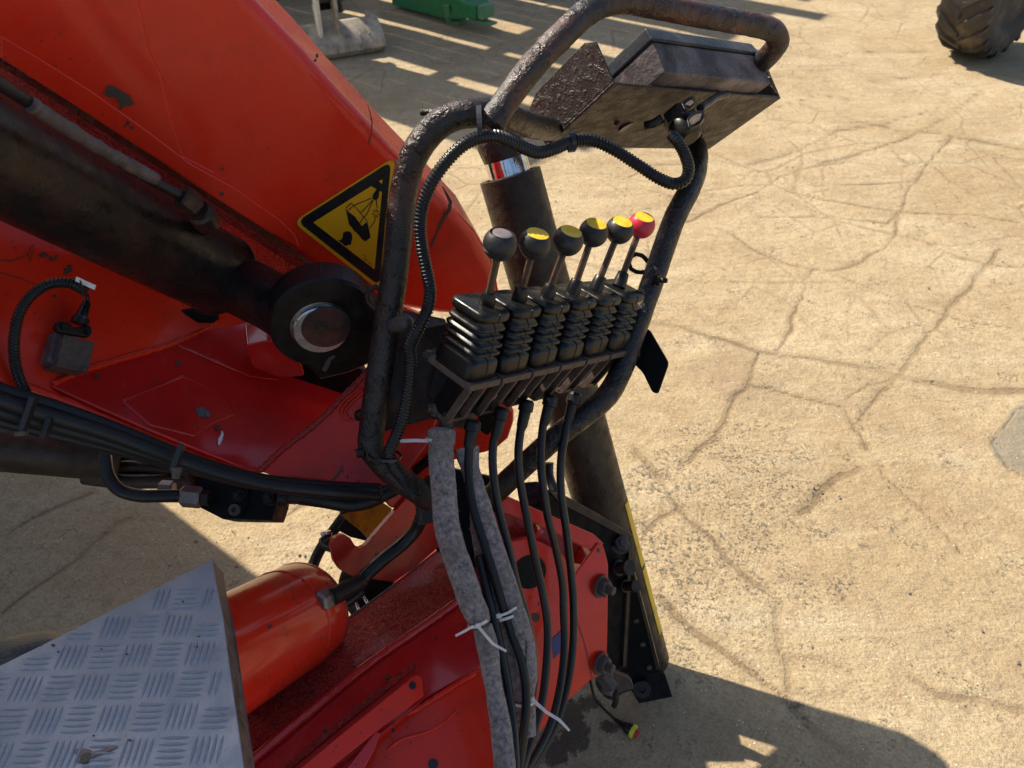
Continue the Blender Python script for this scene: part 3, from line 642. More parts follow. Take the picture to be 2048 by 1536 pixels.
# ================================================================== LIFT CYLINDER
EP = Plane(P(645, 650, 1.02), BN * 1.0)
cyl = thing('lift_cylinder', P(640, 650, 1.03), 'oily black hydraulic lift cylinder with a round eye and chromed pin', 'hydraulic cylinder')
c0, c1 = P(-150, 236, .72), P(446, 553, 1.10)
ax = (c1 - c0).normalized(); L = (c1 - c0).length; Rc = .0585
lathe('barrel', c0, ax, [(Rc, 0), (Rc, L - .012), (Rc * 1.0, L - .010), (Rc * .995, L - .002), (Rc * .94, L + .004)], M['barrel'], cyl, 64)
lathe('end_ring', c0 + ax * (L - .012), ax, [(Rc * 1.015, 0), (Rc * 1.015, .007)], M['eye'], cyl, 64)
ec = EP.at(640, 652)
bx = (ec - c1).normalized(); nl = (ec - c1).length
lathe('neck', c1, bx, [(Rc * .80, -.01), (Rc * .74, .02), (Rc * .70, nl * .5), (Rc * .74, nl - .045)], M['barrel'], cyl, 48)
Re = .0720
eye_c = EP.at(650, 649)
lathe('eye', eye_c, -BN, [(Re * .96, -.002), (Re, .002), (Re, .040), (Re * .95, .044)], M['eye'], cyl, 72)
prism('link_plate', [(640, 545), (700, 560), (752, 602), (800, 640), (900, 660), (905, 700), (815, 710), (760, 718), (700, 745), (640, 760), (590, 700), (600, 600)], EP, .03, M['eye'], cyl, bevel=.003, off=-.012)
pc = EP.at(641, 652)
lathe('seal_ring', pc, BN, [(.0395, -.001), (.0395, .0028), (.0375, .0032)], M['zinc'], cyl, 56)
pin = lathe('pin', pc, BN, [(.0365, .0), (.0365, .010), (.0350, .0118), (.0335, .0118)], M['chrome'], cyl, 56)
lathe('pin_face', EP.at(652, 654, .0105), BN, [(.0325, 0), (.0318, .0022), (.0002, .0024)], m_steel('rusted pin face', base=(.022, .018, .018), rust=(.17, .055, .033), rustamt=1.0, rough=.5, bumpd=.0008, bscale=120), pin, 48)
strip('grease_smear', [(648, 742, 8), (655, 728, 10), (660, 718, 7), (670, 712, 4)], 8, EP, .0032, M['peel'], cyl, .0012)
# steel pipe along the barrel with peeling grey paint
off = lambda x, y, d: P(x, y, d)
pipe = thing('hydraulic_pipe', P(200, 290, .78), 'thin black steel pipe lying along the lift cylinder with peeling grey paint', 'pipe')
pp = [off(-60, 128, .66), off(0, 168, .685), off(100, 232, .74), off(200, 298, .80), off(300, 358, .86), off(366, 393, .895)]
tube('pipe_line', pp, .0062, M['hose'], pipe, 12)
lathe('centre_hole', EP.at(652, 654, .0130), BN, [(.0030, 0), (.0030, .0002), (.0002, .0002)], M['black_print'], pin, 16)  # black disc paints the dark inside of the pin hole
q = spline([off(64, 210, .712), off(110, 240, .737), off(200, 296, .790), off(300, 352, .852), off(312, 358, .86)], .003)
rr = random.Random(2)
tube('peeling_strip', q, [.0064 + .0016 * rr.random() for _ in q], M['peel'], pipe, 9, smoothpath=False)
n0, n1 = off(362, 390, .892), off(398, 418, .912)
nd = (n1 - n0).normalized()
lathe('union_nut', n0, nd, [(.0125, 0), (.0145, .003), (.0145, .021), (.012, .024)], M['steel'], pipe, 6, flat=True)
tube('elbow', [n1, off(412, 428, .93), off(415, 440, .955), off(405, 452, .985)], [.0125] * 40 if False else .0115, M['steel'], pipe, 12)
lathe('elbow_boss', off(404, 430, .925), -CF + CU * .3, [(.015, -.02), (.0165, -.012), (.0165, .006), (.013, .010)], M['steel'], pipe, 20)

# ================================================================== LOWER ARM with its tray
arm2 = thing('lower_arm', P(300, 800, 1.1), 'red lower crane arm with a folded glossy tray under the lift cylinder', 'crane arm')
K1 = plane3(P(0, 620, .93), P(350, 700, 1.12), P(60, 760, .93))      # upright cheek, left
TP = plane3(P(160, 740, 1.00), P(430, 650, 1.20), P(510, 940, 1.09))  # sloping tray
K1 = plane3(P(0, 520, .94), TP.at(349, 688), TP.at(150, 748))
prism('cheek', [(-200, 380), (-200, 760), (0, 800), (110, 830), (160, 748), (250, 722), (349, 688), (520, 640), (560, 600), (308, 540), (116, 440), (0, 400)], K1, .012, M['red'], arm2, bevel=.002)
prism('tray', [(100, 772), (160, 744), (349, 686), (431, 646), (560, 640), (640, 700), (745, 745), (722, 790), (520, 946), (478, 932), (300, 860)], TP, .010, M['red_deep'], arm2, bevel=.002)
# weld beads and creases
def bead(name, px, r, pl, off, mat, parent, seed=1, lift=0):
    rr = random.Random(seed); q, _ = resample(spline([pl.at(x, y, off) for x, y in px], .004), .004)
    rad = [r * rr.uniform(.78, 1.2) for _ in q]; return tube(name, q, rad, mat, parent, 8, smoothpath=False)
bead('weld', [(105, 768), (160, 744), (250, 716), (349, 686), (431, 648)], .0042, TP, .001, M['red'], arm2, 3)
bead('weld', [(349, 686), (390, 704), (430, 722), (475, 742)], .0026, TP, .0, M['red_deep'], arm2, 4)
bead('weld', [(245, 802), (300, 782), (367, 752)], .0024, TP, -.0005, M['red_deep'], arm2, 6)
prism('pad', [(245, 802), (367, 752), (455, 790), (470, 830), (430, 845), (390, 872), (300, 850)], TP, .004, M['red_deep'], arm2, bevel=.0018, off=.0015)
prism('gusset', [(355, 690), (431, 648), (520, 700), (560, 760), (500, 752), (430, 722)], TP, .004, M['red_deep'], arm2, bevel=.0015, off=.002)
# rolled lip along the lower edge, front flange below it
LIP = [(-160, 700), (0, 752), (100, 792), (200, 834), (300, 876), (400, 918), (470, 940), (519, 944)]
lp = [TP.at(x, y, .004) if x > 90 else P(x, y, .955 + .0004 * x) for x, y in LIP]
lp = [P(x, y, .925 + .00032 * x) for x, y in LIP]
q, _ = resample(spline(lp, .006), .006); tube('lip', q, [.0062 * random.uniform(.93, 1.07) for _ in q], M['red'], arm2, 12, smoothpath=False)
lo = [P(x - 6, y + 34, .955 + .00032 * x) for x, y in LIP]
v = lp + lo[::-1]; n = len(v); vv, ff = g_prism(v, CF * .008); mk('front_flange', vv, ff, M['red_dirty'], arm2, bevel=.0015)
for c, r in (((194, 752), 5), ((356, 727), 6), ((311, 759), 3), ((394, 784), 2), ((436, 855), 6), ((413, 724), 3), ((76, 750), 3)):
    qq = [(c[0] + r * math.cos(a) * random.uniform(.6, 1.2), c[1] + r * math.sin(a) * random.uniform(.6, 1.2)) for a in [k * .785 for k in range(8)]]
    prism('paint_chip', qq, TP, .0006, M['chip'], arm2, bevel=0, off=.003)
prism('glazed_chip', rounded([(392, 818), (402, 813), (418, 822), (422, 832), (410, 835), (397, 830)], 4), TP, .0010, M['chipgrey'], arm2, bevel=0, off=.0032)
strip('scrape', [(438, 890, 3), (440, 880, 8), (445, 868, 5), (444, 862, 2)], 8, TP, .0024, M['white_tag'], arm2, .0004)
for l in ([(0, 520), (25, 522), (50, 512)], [(0, 545), (40, 556), (62, 565), (80, 572)], [(52, 505), (60, 525), (66, 500)], [(68, 488), (60, 500), (55, 512)]):
    strip('scratch', [(x, y, 1.6) for x, y in l], 2, K1, .0012, M['chip'], arm2, .0004)
for c, r in (((88, 510), 9), ((102, 518), 8), ((112, 514), 5), ((134, 540), 9), ((140, 532), 6), ((130, 548), 5), ((109, 592), 4)):
    qq = [(c[0] + r * math.cos(a) * random.uniform(.4, 1.3), c[1] + r * .8 * math.sin(a) * random.uniform(.4, 1.3)) for a in [k * .785 for k in range(8)]]
    prism('paint_chip', qq, K1, .0006, M['chip'], arm2, bevel=0, off=.001)
# column head plate (right of the tray)
HP = plane3(P(519, 939, 1.07), P(700, 778, 1.10), P(760, 970, 1.08))
head = thing('column_head', P(760, 880, 1.1), 'dirty red head plate of the crane column behind the left frame post', 'crane column')
prism('head_plate', [(519, 942), (560, 905), (628, 852), (700, 782), (745, 731), (800, 690), (860, 700), (900, 760), (860, 880), (790, 975), (700, 968), (640, 960), (550, 953)], HP, .014, M['red_dirty'], head, bevel=.0025)
bead('weld', [(519, 942), (560, 903), (628, 850), (700, 780), (745, 731)], .0045, HP, .001, M['red_dark'], head, 8)
for k, w_ in enumerate((0, 7, 14)):
    bead('ridge', [(690 + w_, 842), (676 + w_, 822 + w_ * .3), (690 + w_ * .8, 800 + w_ * .6), (722, 775 + w_), (760, 742 + w_)], .0022, HP, .001, M['red_dirty'], head, 20 + k)
lathe('grease_point', HP.at(722, 828), BN, [(.010, 0), (.010, .006), (.005, .008)], M['steel'], head, 16)
prism('column_tube', [(790, 842), (890, 852), (960, 800), (1005, 805), (1030, 822), (1029, 845), (1018, 878), (990, 902), (950, 912), (900, 925), (880, 960), (800, 965), (770, 930)], Plane(P(900, 880, 1.16), BN), .12, M['red_dirty'], head, bevel=.006, seg=3)
prism('oily_patch', rounded([(960, 800), (990, 805), (992, 850), (975, 872), (958, 860)], 6), Plane(P(900, 880, 1.155), BN), .012, M['blackplate'], head, bevel=.002)
strip('brace', [(788, 920, 22), (870, 872, 24), (890, 850, 20)], 20, Plane(P(850, 880, 1.14), BN), 0, M['red_deep'], head, .02)
strip('brace', [(830, 948, 10), (880, 905, 10)], 10, Plane(P(850, 880, 1.13), BN), .0, M['blackplate'], head, .012)
strip('scratch', [(664, 962, 2), (676, 950, 5), (686, 930, 2)], 4, HP, .0008, M['chip'], head, .0005)
# column mass underneath, near-black colour stands in for the joint's shade
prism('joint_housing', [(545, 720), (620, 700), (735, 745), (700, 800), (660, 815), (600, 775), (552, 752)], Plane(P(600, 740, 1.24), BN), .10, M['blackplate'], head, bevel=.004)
prism('red_lug', rounded([(490, 690), (540, 680), (600, 720), (610, 752), (560, 756), (505, 735), (498, 712)], 8), Plane(P(540, 720, 1.17), BN), .05, M['red_deep'], head, bevel=.005)
prism('joint_ring', [(325, 612), (440, 640), (425, 648), (380, 646), (345, 632)], Plane(P(400, 630, 1.16), BN), .05, M['blackplate'], head, bevel=.003)

# ================================================================== limit switch and its conduit
sw = thing('limit_switch', K1.at(150, 700), 'small grey-brown limit switch box bolted to the red arm', 'switch box')
SP = Plane(K1.at(155, 700), K1.n)
mk_ = prism('housing', rounded([(128, 668), (190, 684), (176, 745), (114, 733)], 3), SP, .030, M['dustmetal'], sw, bevel=.002, off=.030)
prism('side_cover', rounded([(113, 662), (128, 668), (116, 733), (94, 722)], 3), SP, .020, M['box'], sw, bevel=.002, off=.018)
prism('mounting_ears', rounded([(112, 652), (118, 641), (140, 645), (148, 655), (182, 650), (186, 662), (180, 674), (118, 664)], 4), SP, .010, M['steel'], sw, bevel=.002, off=.034)
for x, y in ((127, 653), (176, 664)): bolt('bolt', SP.at(x, y, .035), SP.n, .0032, M['steel'], sw)
for x, y in ((137, 678), (168, 738)): lathe('screw', SP.at(x, y, .030), SP.n, [(.0035, 0), (.0032, .0015)], M['dustmetal'], sw, 12)
bo = SP.at(158, 648, .03); bt = SP.at(174, 604, .036)
lathe('strain_relief', bo, bt - bo, [(.0105, 0), (.0105, .008), (.0075, .011), (.0060, .022), (.0050, (bt - bo).length)], M['rubber'], sw, 16)
tube('lead', [bt, SP.at(175, 592, .038), SP.at(165, 580, .036)], .0026, M['cable'], sw, 8)
con2 = thing('conduit', P(40, 660, .92), 'corrugated black conduit arching down the red arm to the limit switch', 'conduit')
cp = [(54,790,.925),(48,778,.925),(36,750,.92),(29,715,.915),(29,672,.91),(40,624,.91),(66,588,.915),(102,568,.92),(142,567,.925),(170,582,.925)]
corrugated('corrugated_sleeve', pxpts(cp), .0066, M['conduit'], con2)
mk('white_tag', *g_box(P(150, 562, .915), P(187, 579, .92) - P(150, 562, .915), P(153, 553, .915) - P(150, 562, .915), CF * .003), M['white_tag'], con2)
strip('cable_tie', [(160, 562, 3), (166, 580, 3), (164, 598, 2)], 3, Plane(P(165, 580, .915), BN), 0, M['black_tie'], con2, .003)

# ================================================================== hose bundle, lower cylinder and valve block
def hose(px, r, label, mat='hose', name='hydraulic_hose', cat='hose', group='hoses under the lower arm'):
    pts = pxpts(px); o = tube(name, pts, r, M[mat], None, 16, loc=pts[len(pts) // 2]); return tag(o, label, cat, group)
hose([(-160,700,.80),(0,778,.84),(100,810,.87),(200,845,.90),(300,885,.93),(400,925,.96),(520,958,.99),(640,972,1.02),(760,978,1.06)], .0078, 'uppermost black hose of the bundle along the lower arm lip')
hose([(-160,728,.79),(0,800,.83),(100,832,.86),(200,862,.89),(300,898,.92),(400,934,.95),(520,966,.98),(640,982,1.01),(760,990,1.06)], .0086, 'second black hose from the top of the bundle below the lip')
hose([(-160,760,.80),(0,822,.84),(100,850,.87),(200,878,.90),(300,910,.93),(400,940,.965),(500,965,.99),(620,975,1.03)], .0080, 'third black hose of the bundle, tied with black straps')
hose([(-160,790,.81),(0,842,.85),(80,862,.875),(160,882,.90),(260,906,.93),(340,928,.95),(380,945,.965)], .0074, 'lowest black hose of the tied bundle by the valve block')
for i, (x, y, d, a) in enumerate(((52, 828, .845, .3), (90, 855, .862, .35), (352, 916, .915, .4))):
    t = thing('hose_strap', P(x, y, d), ['black strap around the hoses nearest the left border', 'narrow black strap on the lower hoses near the left border', 'black strap with a metal end around the hoses before the valve block'][i], 'strap', 'straps round the hose bundle')
    h = (34, 20, 26)[i]; pl = Plane(P(x, y, d - .012), -CF)
    strip('band', [(x + h * .35, y - h, 11), (x, y, 11), (x - h * .35, y + h, 11)], 11, pl, 0, M['black_tie'], t, .008)
    if i != 1: strip('tail', [(x - h * .35 - 12, y + h + 6, 9), (x - h * .35 + 10, y + h + 5, 9)] if i == 0 else [(352, 935, 20), (350, 958, 12)], 9, pl, .002, M['dustmetal'], t, .006)
ec0, ec1 = P(-260, 868, .98), P(232, 918, 1.12)
ex = thing('extension_cylinder', ec1, 'brown-black cylinder barrel under the hose bundle at the left border', 'hydraulic cylinder')
lathe('barrel', ec0, ec1 - ec0, [(.033, 0), (.033, (ec1 - ec0).length), (.030, (ec1 - ec0).length + .004)], M['leg'], ex, 48)
tube('guide_rail', [P(180, 945, 1.14), P(250, 932, 1.13), P(400, 945, 1.15)], .008, M['steel'], ex, 12)
tube('guide_rail', [P(170, 955, 1.15), P(230, 962, 1.14), P(390, 962, 1.15)], .011, M['leg'], ex, 12)
pl = Plane(P(300, 930, 1.16), -CF); prism('end_bracket', [(200, 900), (420, 930), (420, 985), (330, 982), (200, 952)], pl, .05, M['blackplate'], ex, bevel=.003)
vb = thing('valve_block', P(470, 1000, 1.08), 'black hydraulic valve block with bolts under the red arm', 'valve block')
VP = Plane(P(470, 1000, 1.06), -CF + CU * .25)
prism('block', [(395, 948), (560, 960), (553, 1010), (543, 1040), (445, 1038), (398, 1014)], VP, .06, M['blackplate'], vb, bevel=.0015)
prism('face_plate', [(458, 962), (500, 965), (492, 1012), (478, 1037), (446, 1037)], VP, .006, M['blackplate'], vb, bevel=.001, off=.006)
bolt('bolt', VP.at(478, 992, .006), VP.n, .0062, M['steel'], vb, h=.008, stud=.006)
lathe('socket_screw', VP.at(470, 1020, .006), VP.n, [(.0082, 0), (.0082, .004), (.0075, .005), (.0038, .005), (.0038, .001), (.0005, .001)], M['greybolt'], vb, 24)
bolt('bolt', VP.at(542, 996, .0), VP.n, .0085, M['steel'], vb, h=.010, stud=.008)
na, nb_ = VP.at(400, 995, .012), VP.at(363, 992, .012)
lathe('union_nut', nb_, na - nb_, [(.0125, 0), (.0150, .003), (.0150, .026), (.012, .028)], M['nut'], vb, 6, flat=True)
lathe('adapter', na, na - nb_, [(.011, 0), (.011, .014)], M['steel'], vb, 6, flat=True)
lathe('union_nut', VP.at(320, 975, -.02), na - nb_, [(.009, 0), (.011, .003), (.011, .018), (.009, .02)], M['nut'], vb, 6, flat=True)
st = thing('steel_pipe', P(215, 950, 1.0), 'bent black steel pipe running into the valve block nut', 'pipe')
tube('pipe_line', pxpts([(206,895,1.03),(210,920,1.03),(216,950,1.03),(236,978,1.03),(275,991,1.03),(320,992,1.035),(362,992,1.045)]), .0088, M['cable'], st, 16)
lathe('hose_end', P(556, 994, 1.05), P(640, 992, 1.06) - P(556, 994, 1.05), [(.013, 0), (.013, .012), (.010, .013), (.0105, .020), (.0105, .05), (.009, .055)], M['steel'], vb, 18)
lathe('red_ring', P(588, 993, 1.055), P(640, 992, 1.06) - P(556, 994, 1.05), [(.0112, 0), (.0112, .002)], M['knobred'], vb, 18)
hose([(600,993,1.057),(650,1000,1.06),(700,1008,1.07),(740,1000,1.08),(790,975,1.09)], .0115, 'fat black hose sagging right of the valve block', group='hoses beside the hook plate')

# ================================================================== BASE BEAM, TANK, OUTRIGGER
beam = thing('base_beam', P(760, 1400, .98), 'red folded base beam with wrinkled paint running up from the bottom edge to the outrigger', 'crane base')
def qsheet(name, corners, mat, parent, thick=.008, bevel=.002, nrm=None):
    c = [P(*a) for a in corners]; n = (c[1] - c[0]).cross(c[2] - c[0]).normalized()
    if n.dot(CO - c[0]) < 0: n = -n
    v, f = g_prism(c, -n * thick); return mk(name, v, f, mat, parent, bevel=bevel)
# face A : between silhouette and ridge
A1, A2, A3, A4 = (790, 1160, 1.26), (440, 1395, .97), (540, 1545, .90), (960, 1170, 1.19)
FA = plane3(P(656, 1264, 1.12), P(875, 1094, 1.30), P(560, 1460, .965))
prism('top_web', [(470, 1397), (656, 1264), (790, 1166), (880, 1094), (960, 1040), (1010, 1110), (913, 1207), (737, 1330), (505, 1520), (470, 1560), (380, 1560), (400, 1450)], FA, .012, M['red_dark'], beam, bevel=.0015)
strip('raw_edge', [(655, 1266, 3), (790, 1167, 3), (880, 1097, 3)], 3, FA, .001, M['dustmetal'], beam, .002)
RG = [(430, 1580), (505, 1519), (600, 1440), (737, 1328), (820, 1270), (913, 1204), (960, 1165)]
rpts = [FA.at(x, y, .004) for x, y in RG]
q, _ = resample(spline(rpts, .006), .006); tube('ridge', q, [.0060 * random.uniform(.9, 1.1) for _ in q], M['red_deep'], beam, 12, smoothpath=False)
FB = plane3(FA.at(505, 1525), FA.at(913, 1210), P(957, 1331, 1.075))
prism('lower_web', [(420, 1600), (505, 1523), (737, 1334), (913, 1210), (1010, 1140), (1040, 1260), (957, 1335), (848, 1398), (760, 1470), (620, 1600)], FB, .010, M['red_deep'], beam, bevel=.0015, off=-.002)
# angle bar standing on the lower web, with its hole
AB = Plane(FB.at(730, 1440, .030), FB.n * .8 + V((.35, -.35, -.3)))
bar = prism('angle_bar', [(560, 1574), (605, 1533), (700, 1455), (832, 1350), (843, 1354), (848, 1392), (760, 1458), (664, 1534), (610, 1580)], AB, .005, M['red'], beam, bevel=.001)
lathe('bolt_hole', AB.at(825, 1371, .0002), AB.n, [(.0048, 0), (.0048, .0006), (.0005, .0006)], M['black_print'], bar, 20)
strip('angle_bar_foot', [(560, 1545, 12), (700, 1430, 12), (825, 1330, 12)], 12, FB, .002, M['red_dark'], beam, .003)
prism('second_bar', [(640, 1590), (700, 1530), (752, 1462), (762, 1466), (750, 1500), (700, 1590)], Plane(AB.p - AB.n * .004, AB.n), .006, M['red_deep'], beam, bevel=.0015)
for c, r in (((708, 1332), 3), ((720, 1336), 4), ((775, 1354), 5), ((872, 1276), 3), ((786, 1460), 4), ((720, 1410), 3), ((549, 1448), 4), ((649, 1458), 4), ((668, 1306), 3), ((829, 1330), 3)):
    qq = [(c[0] + r * math.cos(a), c[1] + r * math.sin(a)) for a in [k * .785 for k in range(8)]]
    prism('paint_chip', qq, FA if c[1] < 1200 or c[0] < 700 else FB, .0006, M['chip'], beam, bevel=0, off=.0008)
# big box section at the bottom
FC = plane3(P(957, 1331, 1.065), P(760, 1470, .99), P(990, 1540, .985))
prism('box_face', [(957, 1331), (860, 1393), (760, 1462), (690, 1530), (640, 1620), (1010, 1620), (1004, 1480), (992, 1385), (975, 1340)], FC, .14, M['red'], beam, bevel=.012, seg=5)
bead('weld', [(700, 1545), (760, 1466), (860, 1402), (950, 1346)], .0035, FC, .002, M['red'], beam, 31)
bead('fold_line', [(775, 1500), (800, 1480), (860, 1462), (900, 1436), (916, 1418)], .0022, FC, .0005, M['red'], beam, 32)
lathe('bolt_hole', FC.at(866, 1528, .0003), FC.n, [(.0065, 0), (.0065, .0006), (.0005, .0006)], M['black_print'], beam, 20)
# end box of the base, with the big hole
FD = plane3(P(1214, 1330, 1.24), P(1216, 1130, 1.22), P(1000, 1250, 1.18))
prism('end_face', rounded([(985, 1150), (1010, 1085), (1060, 1075), (1128, 1110), (1145, 1155), (1196, 1086), (1207, 1092), (1217, 1128), (1216, 1230), (1214, 1320), (1204, 1349), (1185, 1357), (1133, 1405), (1080, 1463), (1050, 1480), (960, 1500), (940, 1400)], [0, 0, 6, 6, 0, 4, 8, 8, 0, 6, 4, 0, 0, 0, 0, 0, 0]), FD, .012, M['red'], beam, bevel=.002)
lathe('round_opening', FD.at(1059, 1144, .0006), FD.n, [(.0268, -.001), (.0268, .0006), (.0005, .0008)], M['void'], beam, 40)  # flat matte black disc, the hole's inner shade painted on
prism('top_rim', [(985, 1012), (1017, 994), (1076, 1021), (1130, 1044), (1190, 1071), (1208, 1088), (1198, 1098), (1180, 1100), (1110, 1066), (1060, 1040), (1000, 1025)], Plane(FD.at(1100, 1050), FD.n), .012, M['red'], beam, bevel=.002, off=-.004)
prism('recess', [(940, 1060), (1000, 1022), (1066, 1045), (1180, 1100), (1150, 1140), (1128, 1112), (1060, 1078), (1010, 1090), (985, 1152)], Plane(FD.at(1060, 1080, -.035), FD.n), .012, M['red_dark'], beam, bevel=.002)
strip('inner_rib', [(1020, 1120, 11), (1060, 1085, 11), (1085, 1060, 10)], 11, FD, -.012, M['red_deep'], beam, .02)
strip('edge_rib', [(1146, 1165, 9), (1172, 1120, 9), (1196, 1092, 8)], 9, FD, -.002, M['red_deep'], beam, .03)
strip('fold_line', [(1150, 1228, 3), (1170, 1290, 3), (1184, 1356, 3)], 3, FD, .0006, M['red_dark'], beam, .0006)
prism('blue_label', [(1102, 1280), (1122, 1262), (1124, 1300), (1108, 1318)], FD, .0008, M['blue'], beam, bevel=0, off=.0012)
prism('paint_chip', rounded([(1064, 1228), (1078, 1226), (1080, 1238), (1072, 1246), (1064, 1240)], 3), FD, .0008, M['chip'], beam, bevel=0, off=.001)
for c, r in (((1197, 1101), 5), ((1176, 1092), 2), ((1140, 1095), 2), ((1078, 1208), 3), ((1060, 1196), 2)):
    qq = [(c[0] + r * .6 * math.cos(a), c[1] + r * math.sin(a)) for a in [k * .785 for k in range(8)]]
    prism('paint_chip', qq, FD, .0006, M['chip'], beam, bevel=0, off=.001)
for x, y, s in ((1207, 1174, 1.15), (1206, 1328, 1.15)):
    bolt('bolt', FD.at(x - 6, y - 2, 0), V((.75, -.18, -.64)), .0125 * s, M['greybolt'], beam, h=.011, stud=.012)
# added base block, mostly hidden, filling the cast shadow on the ground
mk('shade_pedestal', *g_box(P(600, 1330, 1.26) + Vector((.12, .04, -.02)), (.20, 0, 0), (0, .28, 0), (0, 0, -.55)), M['red_dark'], beam, bevel=.01)
mk('shade_block', *g_box((-.12, .90, .20), (.27, 0, 0), (0, .10, 0), (0, 0, .22)), M['blackplate'], beam, bevel=.006)  # hidden box added to block sun and close a lit gap
prism('shadow_web', [(870, 930), (1010, 960), (1000, 1100), (930, 1150), (860, 1090)], Plane(P(930, 1030, 1.25), -CF), .02, M['blackplate'], beam, bevel=.002)  # black sheet painting the shade behind the foam sleeves

# hook plate
hk = thing('hook_plate', P(760, 1060, 1.18), 'red hook-shaped plate above the base beam with a yellow sticker plate behind it', 'bracket')
HKP = plane3(P(690, 1110, 1.14), P(860, 1040, 1.22), P(780, 1160, 1.19))
prism('plate', rounded([(661, 1092), (670, 1075), (687, 1068), (701, 1076), (709, 1090), (718, 1097), (730, 1092), (770, 1045), (817, 992), (832, 1009), (870, 1010), (905, 1060), (875, 1096), (830, 1135), (789, 1164), (740, 1158), (706, 1153), (680, 1140), (668, 1122), (664, 1100)], [5, 5, 6, 5, 4, 5, 5, 0, 3, 0, 0, 0, 0, 0, 3, 0, 3, 4, 4, 4], 3), HKP, .010, M['red_dirty'], hk, bevel=.0018)
for x, y, r in ((755, 1110, .0040), (805, 1076, .0045)): lathe('bolt_hole', HKP.at(x, y, .0004), HKP.n, [(r, 0), (r, .0006), (.0003, .0006)], M['black_print'], hk, 14)
prism('ear', rounded([(765, 962), (783, 960), (812, 985), (818, 996), (786, 1018), (770, 1000)], 5), Plane(HKP.at(790, 990, -.008), HKP.n), .012, M['red_dirty'], hk, bevel=.002)
prism('sticker_plate', [(680, 1024), (757, 999), (785, 1018), (768, 1046), (735, 1074), (722, 1062), (700, 1045)], Plane(P(720, 1030, 1.28), HKP.n), .006, M['yellow_dirty'], hk, bevel=.001)
strip('plate_rim', [(682, 1027, 5), (757, 1001, 5)], 5, Plane(P(720, 1030, 1.278), HKP.n), .001, M['steel'], hk, .004)
hose([(690,1030,1.34),(668,1060,1.36),(640,1100,1.36),(624,1140,1.34),(626,1170,1.32),(650,1195,1.28),(672,1210,1.26)], .0098, 'black hose looping down left of the red hook plate', group='hoses beside the hook plate')
hose([(665,1100,1.30),(645,1092,1.31),(643,1080,1.32),(660,1070,1.33)], .005, 'thin black hose curl at the tip of the hook plate', group='hoses beside the hook plate')
hose([(735,1150,1.24),(700,1140,1.30),(690,1180,1.33),(720,1230,1.30),(745,1240,1.26)], .011, 'black hose passing under the hook plate', group='hoses beside the hook plate')
cn = thing('hose_connectors', P(700, 1200, 1.3), 'cluster of black connectors and bright steel tubes between tank and hook plate', 'connectors')
prism('bracket', [(715, 1055), (740, 1085), (700, 1075), (672, 1060), (690, 1036)], Plane(P(705, 1060, 1.32), -CF), .05, M['blackplate'], cn, bevel=.004)
prism('manifold', [(700, 1140), (790, 1160), (770, 1195), (735, 1225), (715, 1215), (690, 1170)], Plane(P(735, 1185, 1.30), -CF), .05, M['blackplate'], cn, bevel=.004)
for a, b in (((705, 1190), (720, 1225)), ((720, 1180), (738, 1212))): tube('steel_tube', [P(*a, 1.285), P(*b, 1.275)], .0028, M['chrome'], cn, 10, smoothpath=False)
lathe('clip', P(655, 1062, 1.33), V((.2, -1, 0)), [(.006, 0), (.006, .012)], M['chrome'], cn, 12)
mk('white_clip', *g_box(P(640, 1066, 1.34), V((.014, .006, 0)), V((.004, -.012, 0)), CF * .003), M['white_tag'], cn)
lathe('tank_port', P(640, 1205, 1.045), P(700, 1170, 1.10) - P(640, 1205, 1.045), [(.0125, -.004), (.0155, .0), (.0155, .017), (.0125, .019)], M['nut'], cn, 6, flat=True)
tube('pressure_hose', pxpts([(652,1200,1.055),(690,1181,1.08),(718,1166,1.10),(732,1150,1.11),(770,1116,1.12),(806,1087,1.13),(831,1060,1.13),(843,1035,1.12)]), .0100, M['cable'], cn, 16)
tube('pressure_hose', pxpts([(650,1226,1.08),(690,1206,1.11),(722,1182,1.13)]), .0085, M['cable'], cn, 16)
lathe('crimped_end', P(662, 1195, 1.055), P(735, 1157, 1.11) - P(662, 1195, 1.055), [(.0125, 0), (.0125, .055), (.0105, .058)], M['steel'], cn, 18)

# tank
tk = thing('oil_tank', P(560, 1300, 1.0), 'bright red cylindrical tank lying between the tread plate and the base beam', 'tank')
t1 = P(612, 1223, 1.115); t0 = P(380, 1355, .90); ta = (t1 - t0).normalized(); tl = (t1 - t0).length; Rt = .0735
lathe('shell', t0 + ta * .000, ta, [(Rt, 0), (Rt, .0 + tl - .052), (Rt * 1.006, tl - .050), (Rt * 1.006, tl - .008), (Rt * .985, tl - .001), (Rt * .93, tl + .004), (Rt * .5, tl + .008)], M['red_tank'], tk, 96)
for k_ in range(26):                          # rust nicks along the weld and down the shell
    rr = random.Random(100 + k_); zz = tl - rr.choice([.05, .052, .006, rr.uniform(.06, .2)]); aa = rr.uniform(0, 6.28); u_ = ta.orthogonal().normalized(); w2 = ta.cross(u_)
    nn = u_ * math.cos(aa) + w2 * math.sin(aa)
    if nn.dot(CO - t1) < 0: nn = -nn
    sz = rr.uniform(.0014, .0034); tt = ta.cross(nn); cc = t0 + ta * zz + nn * (Rt * 1.0065 if zz > tl - .049 else Rt * 1.0008)
    qs = [cc + (ta * math.cos(q_) * rr.uniform(.6, 1.6) + tt * math.sin(q_) * rr.uniform(.4, 1.1)) * sz for q_ in [i_ * .9 for i_ in range(7)]]
    v, f = g_prism(qs, nn * .0004); mk('rust_nick', v, f, M['chip'], tk)
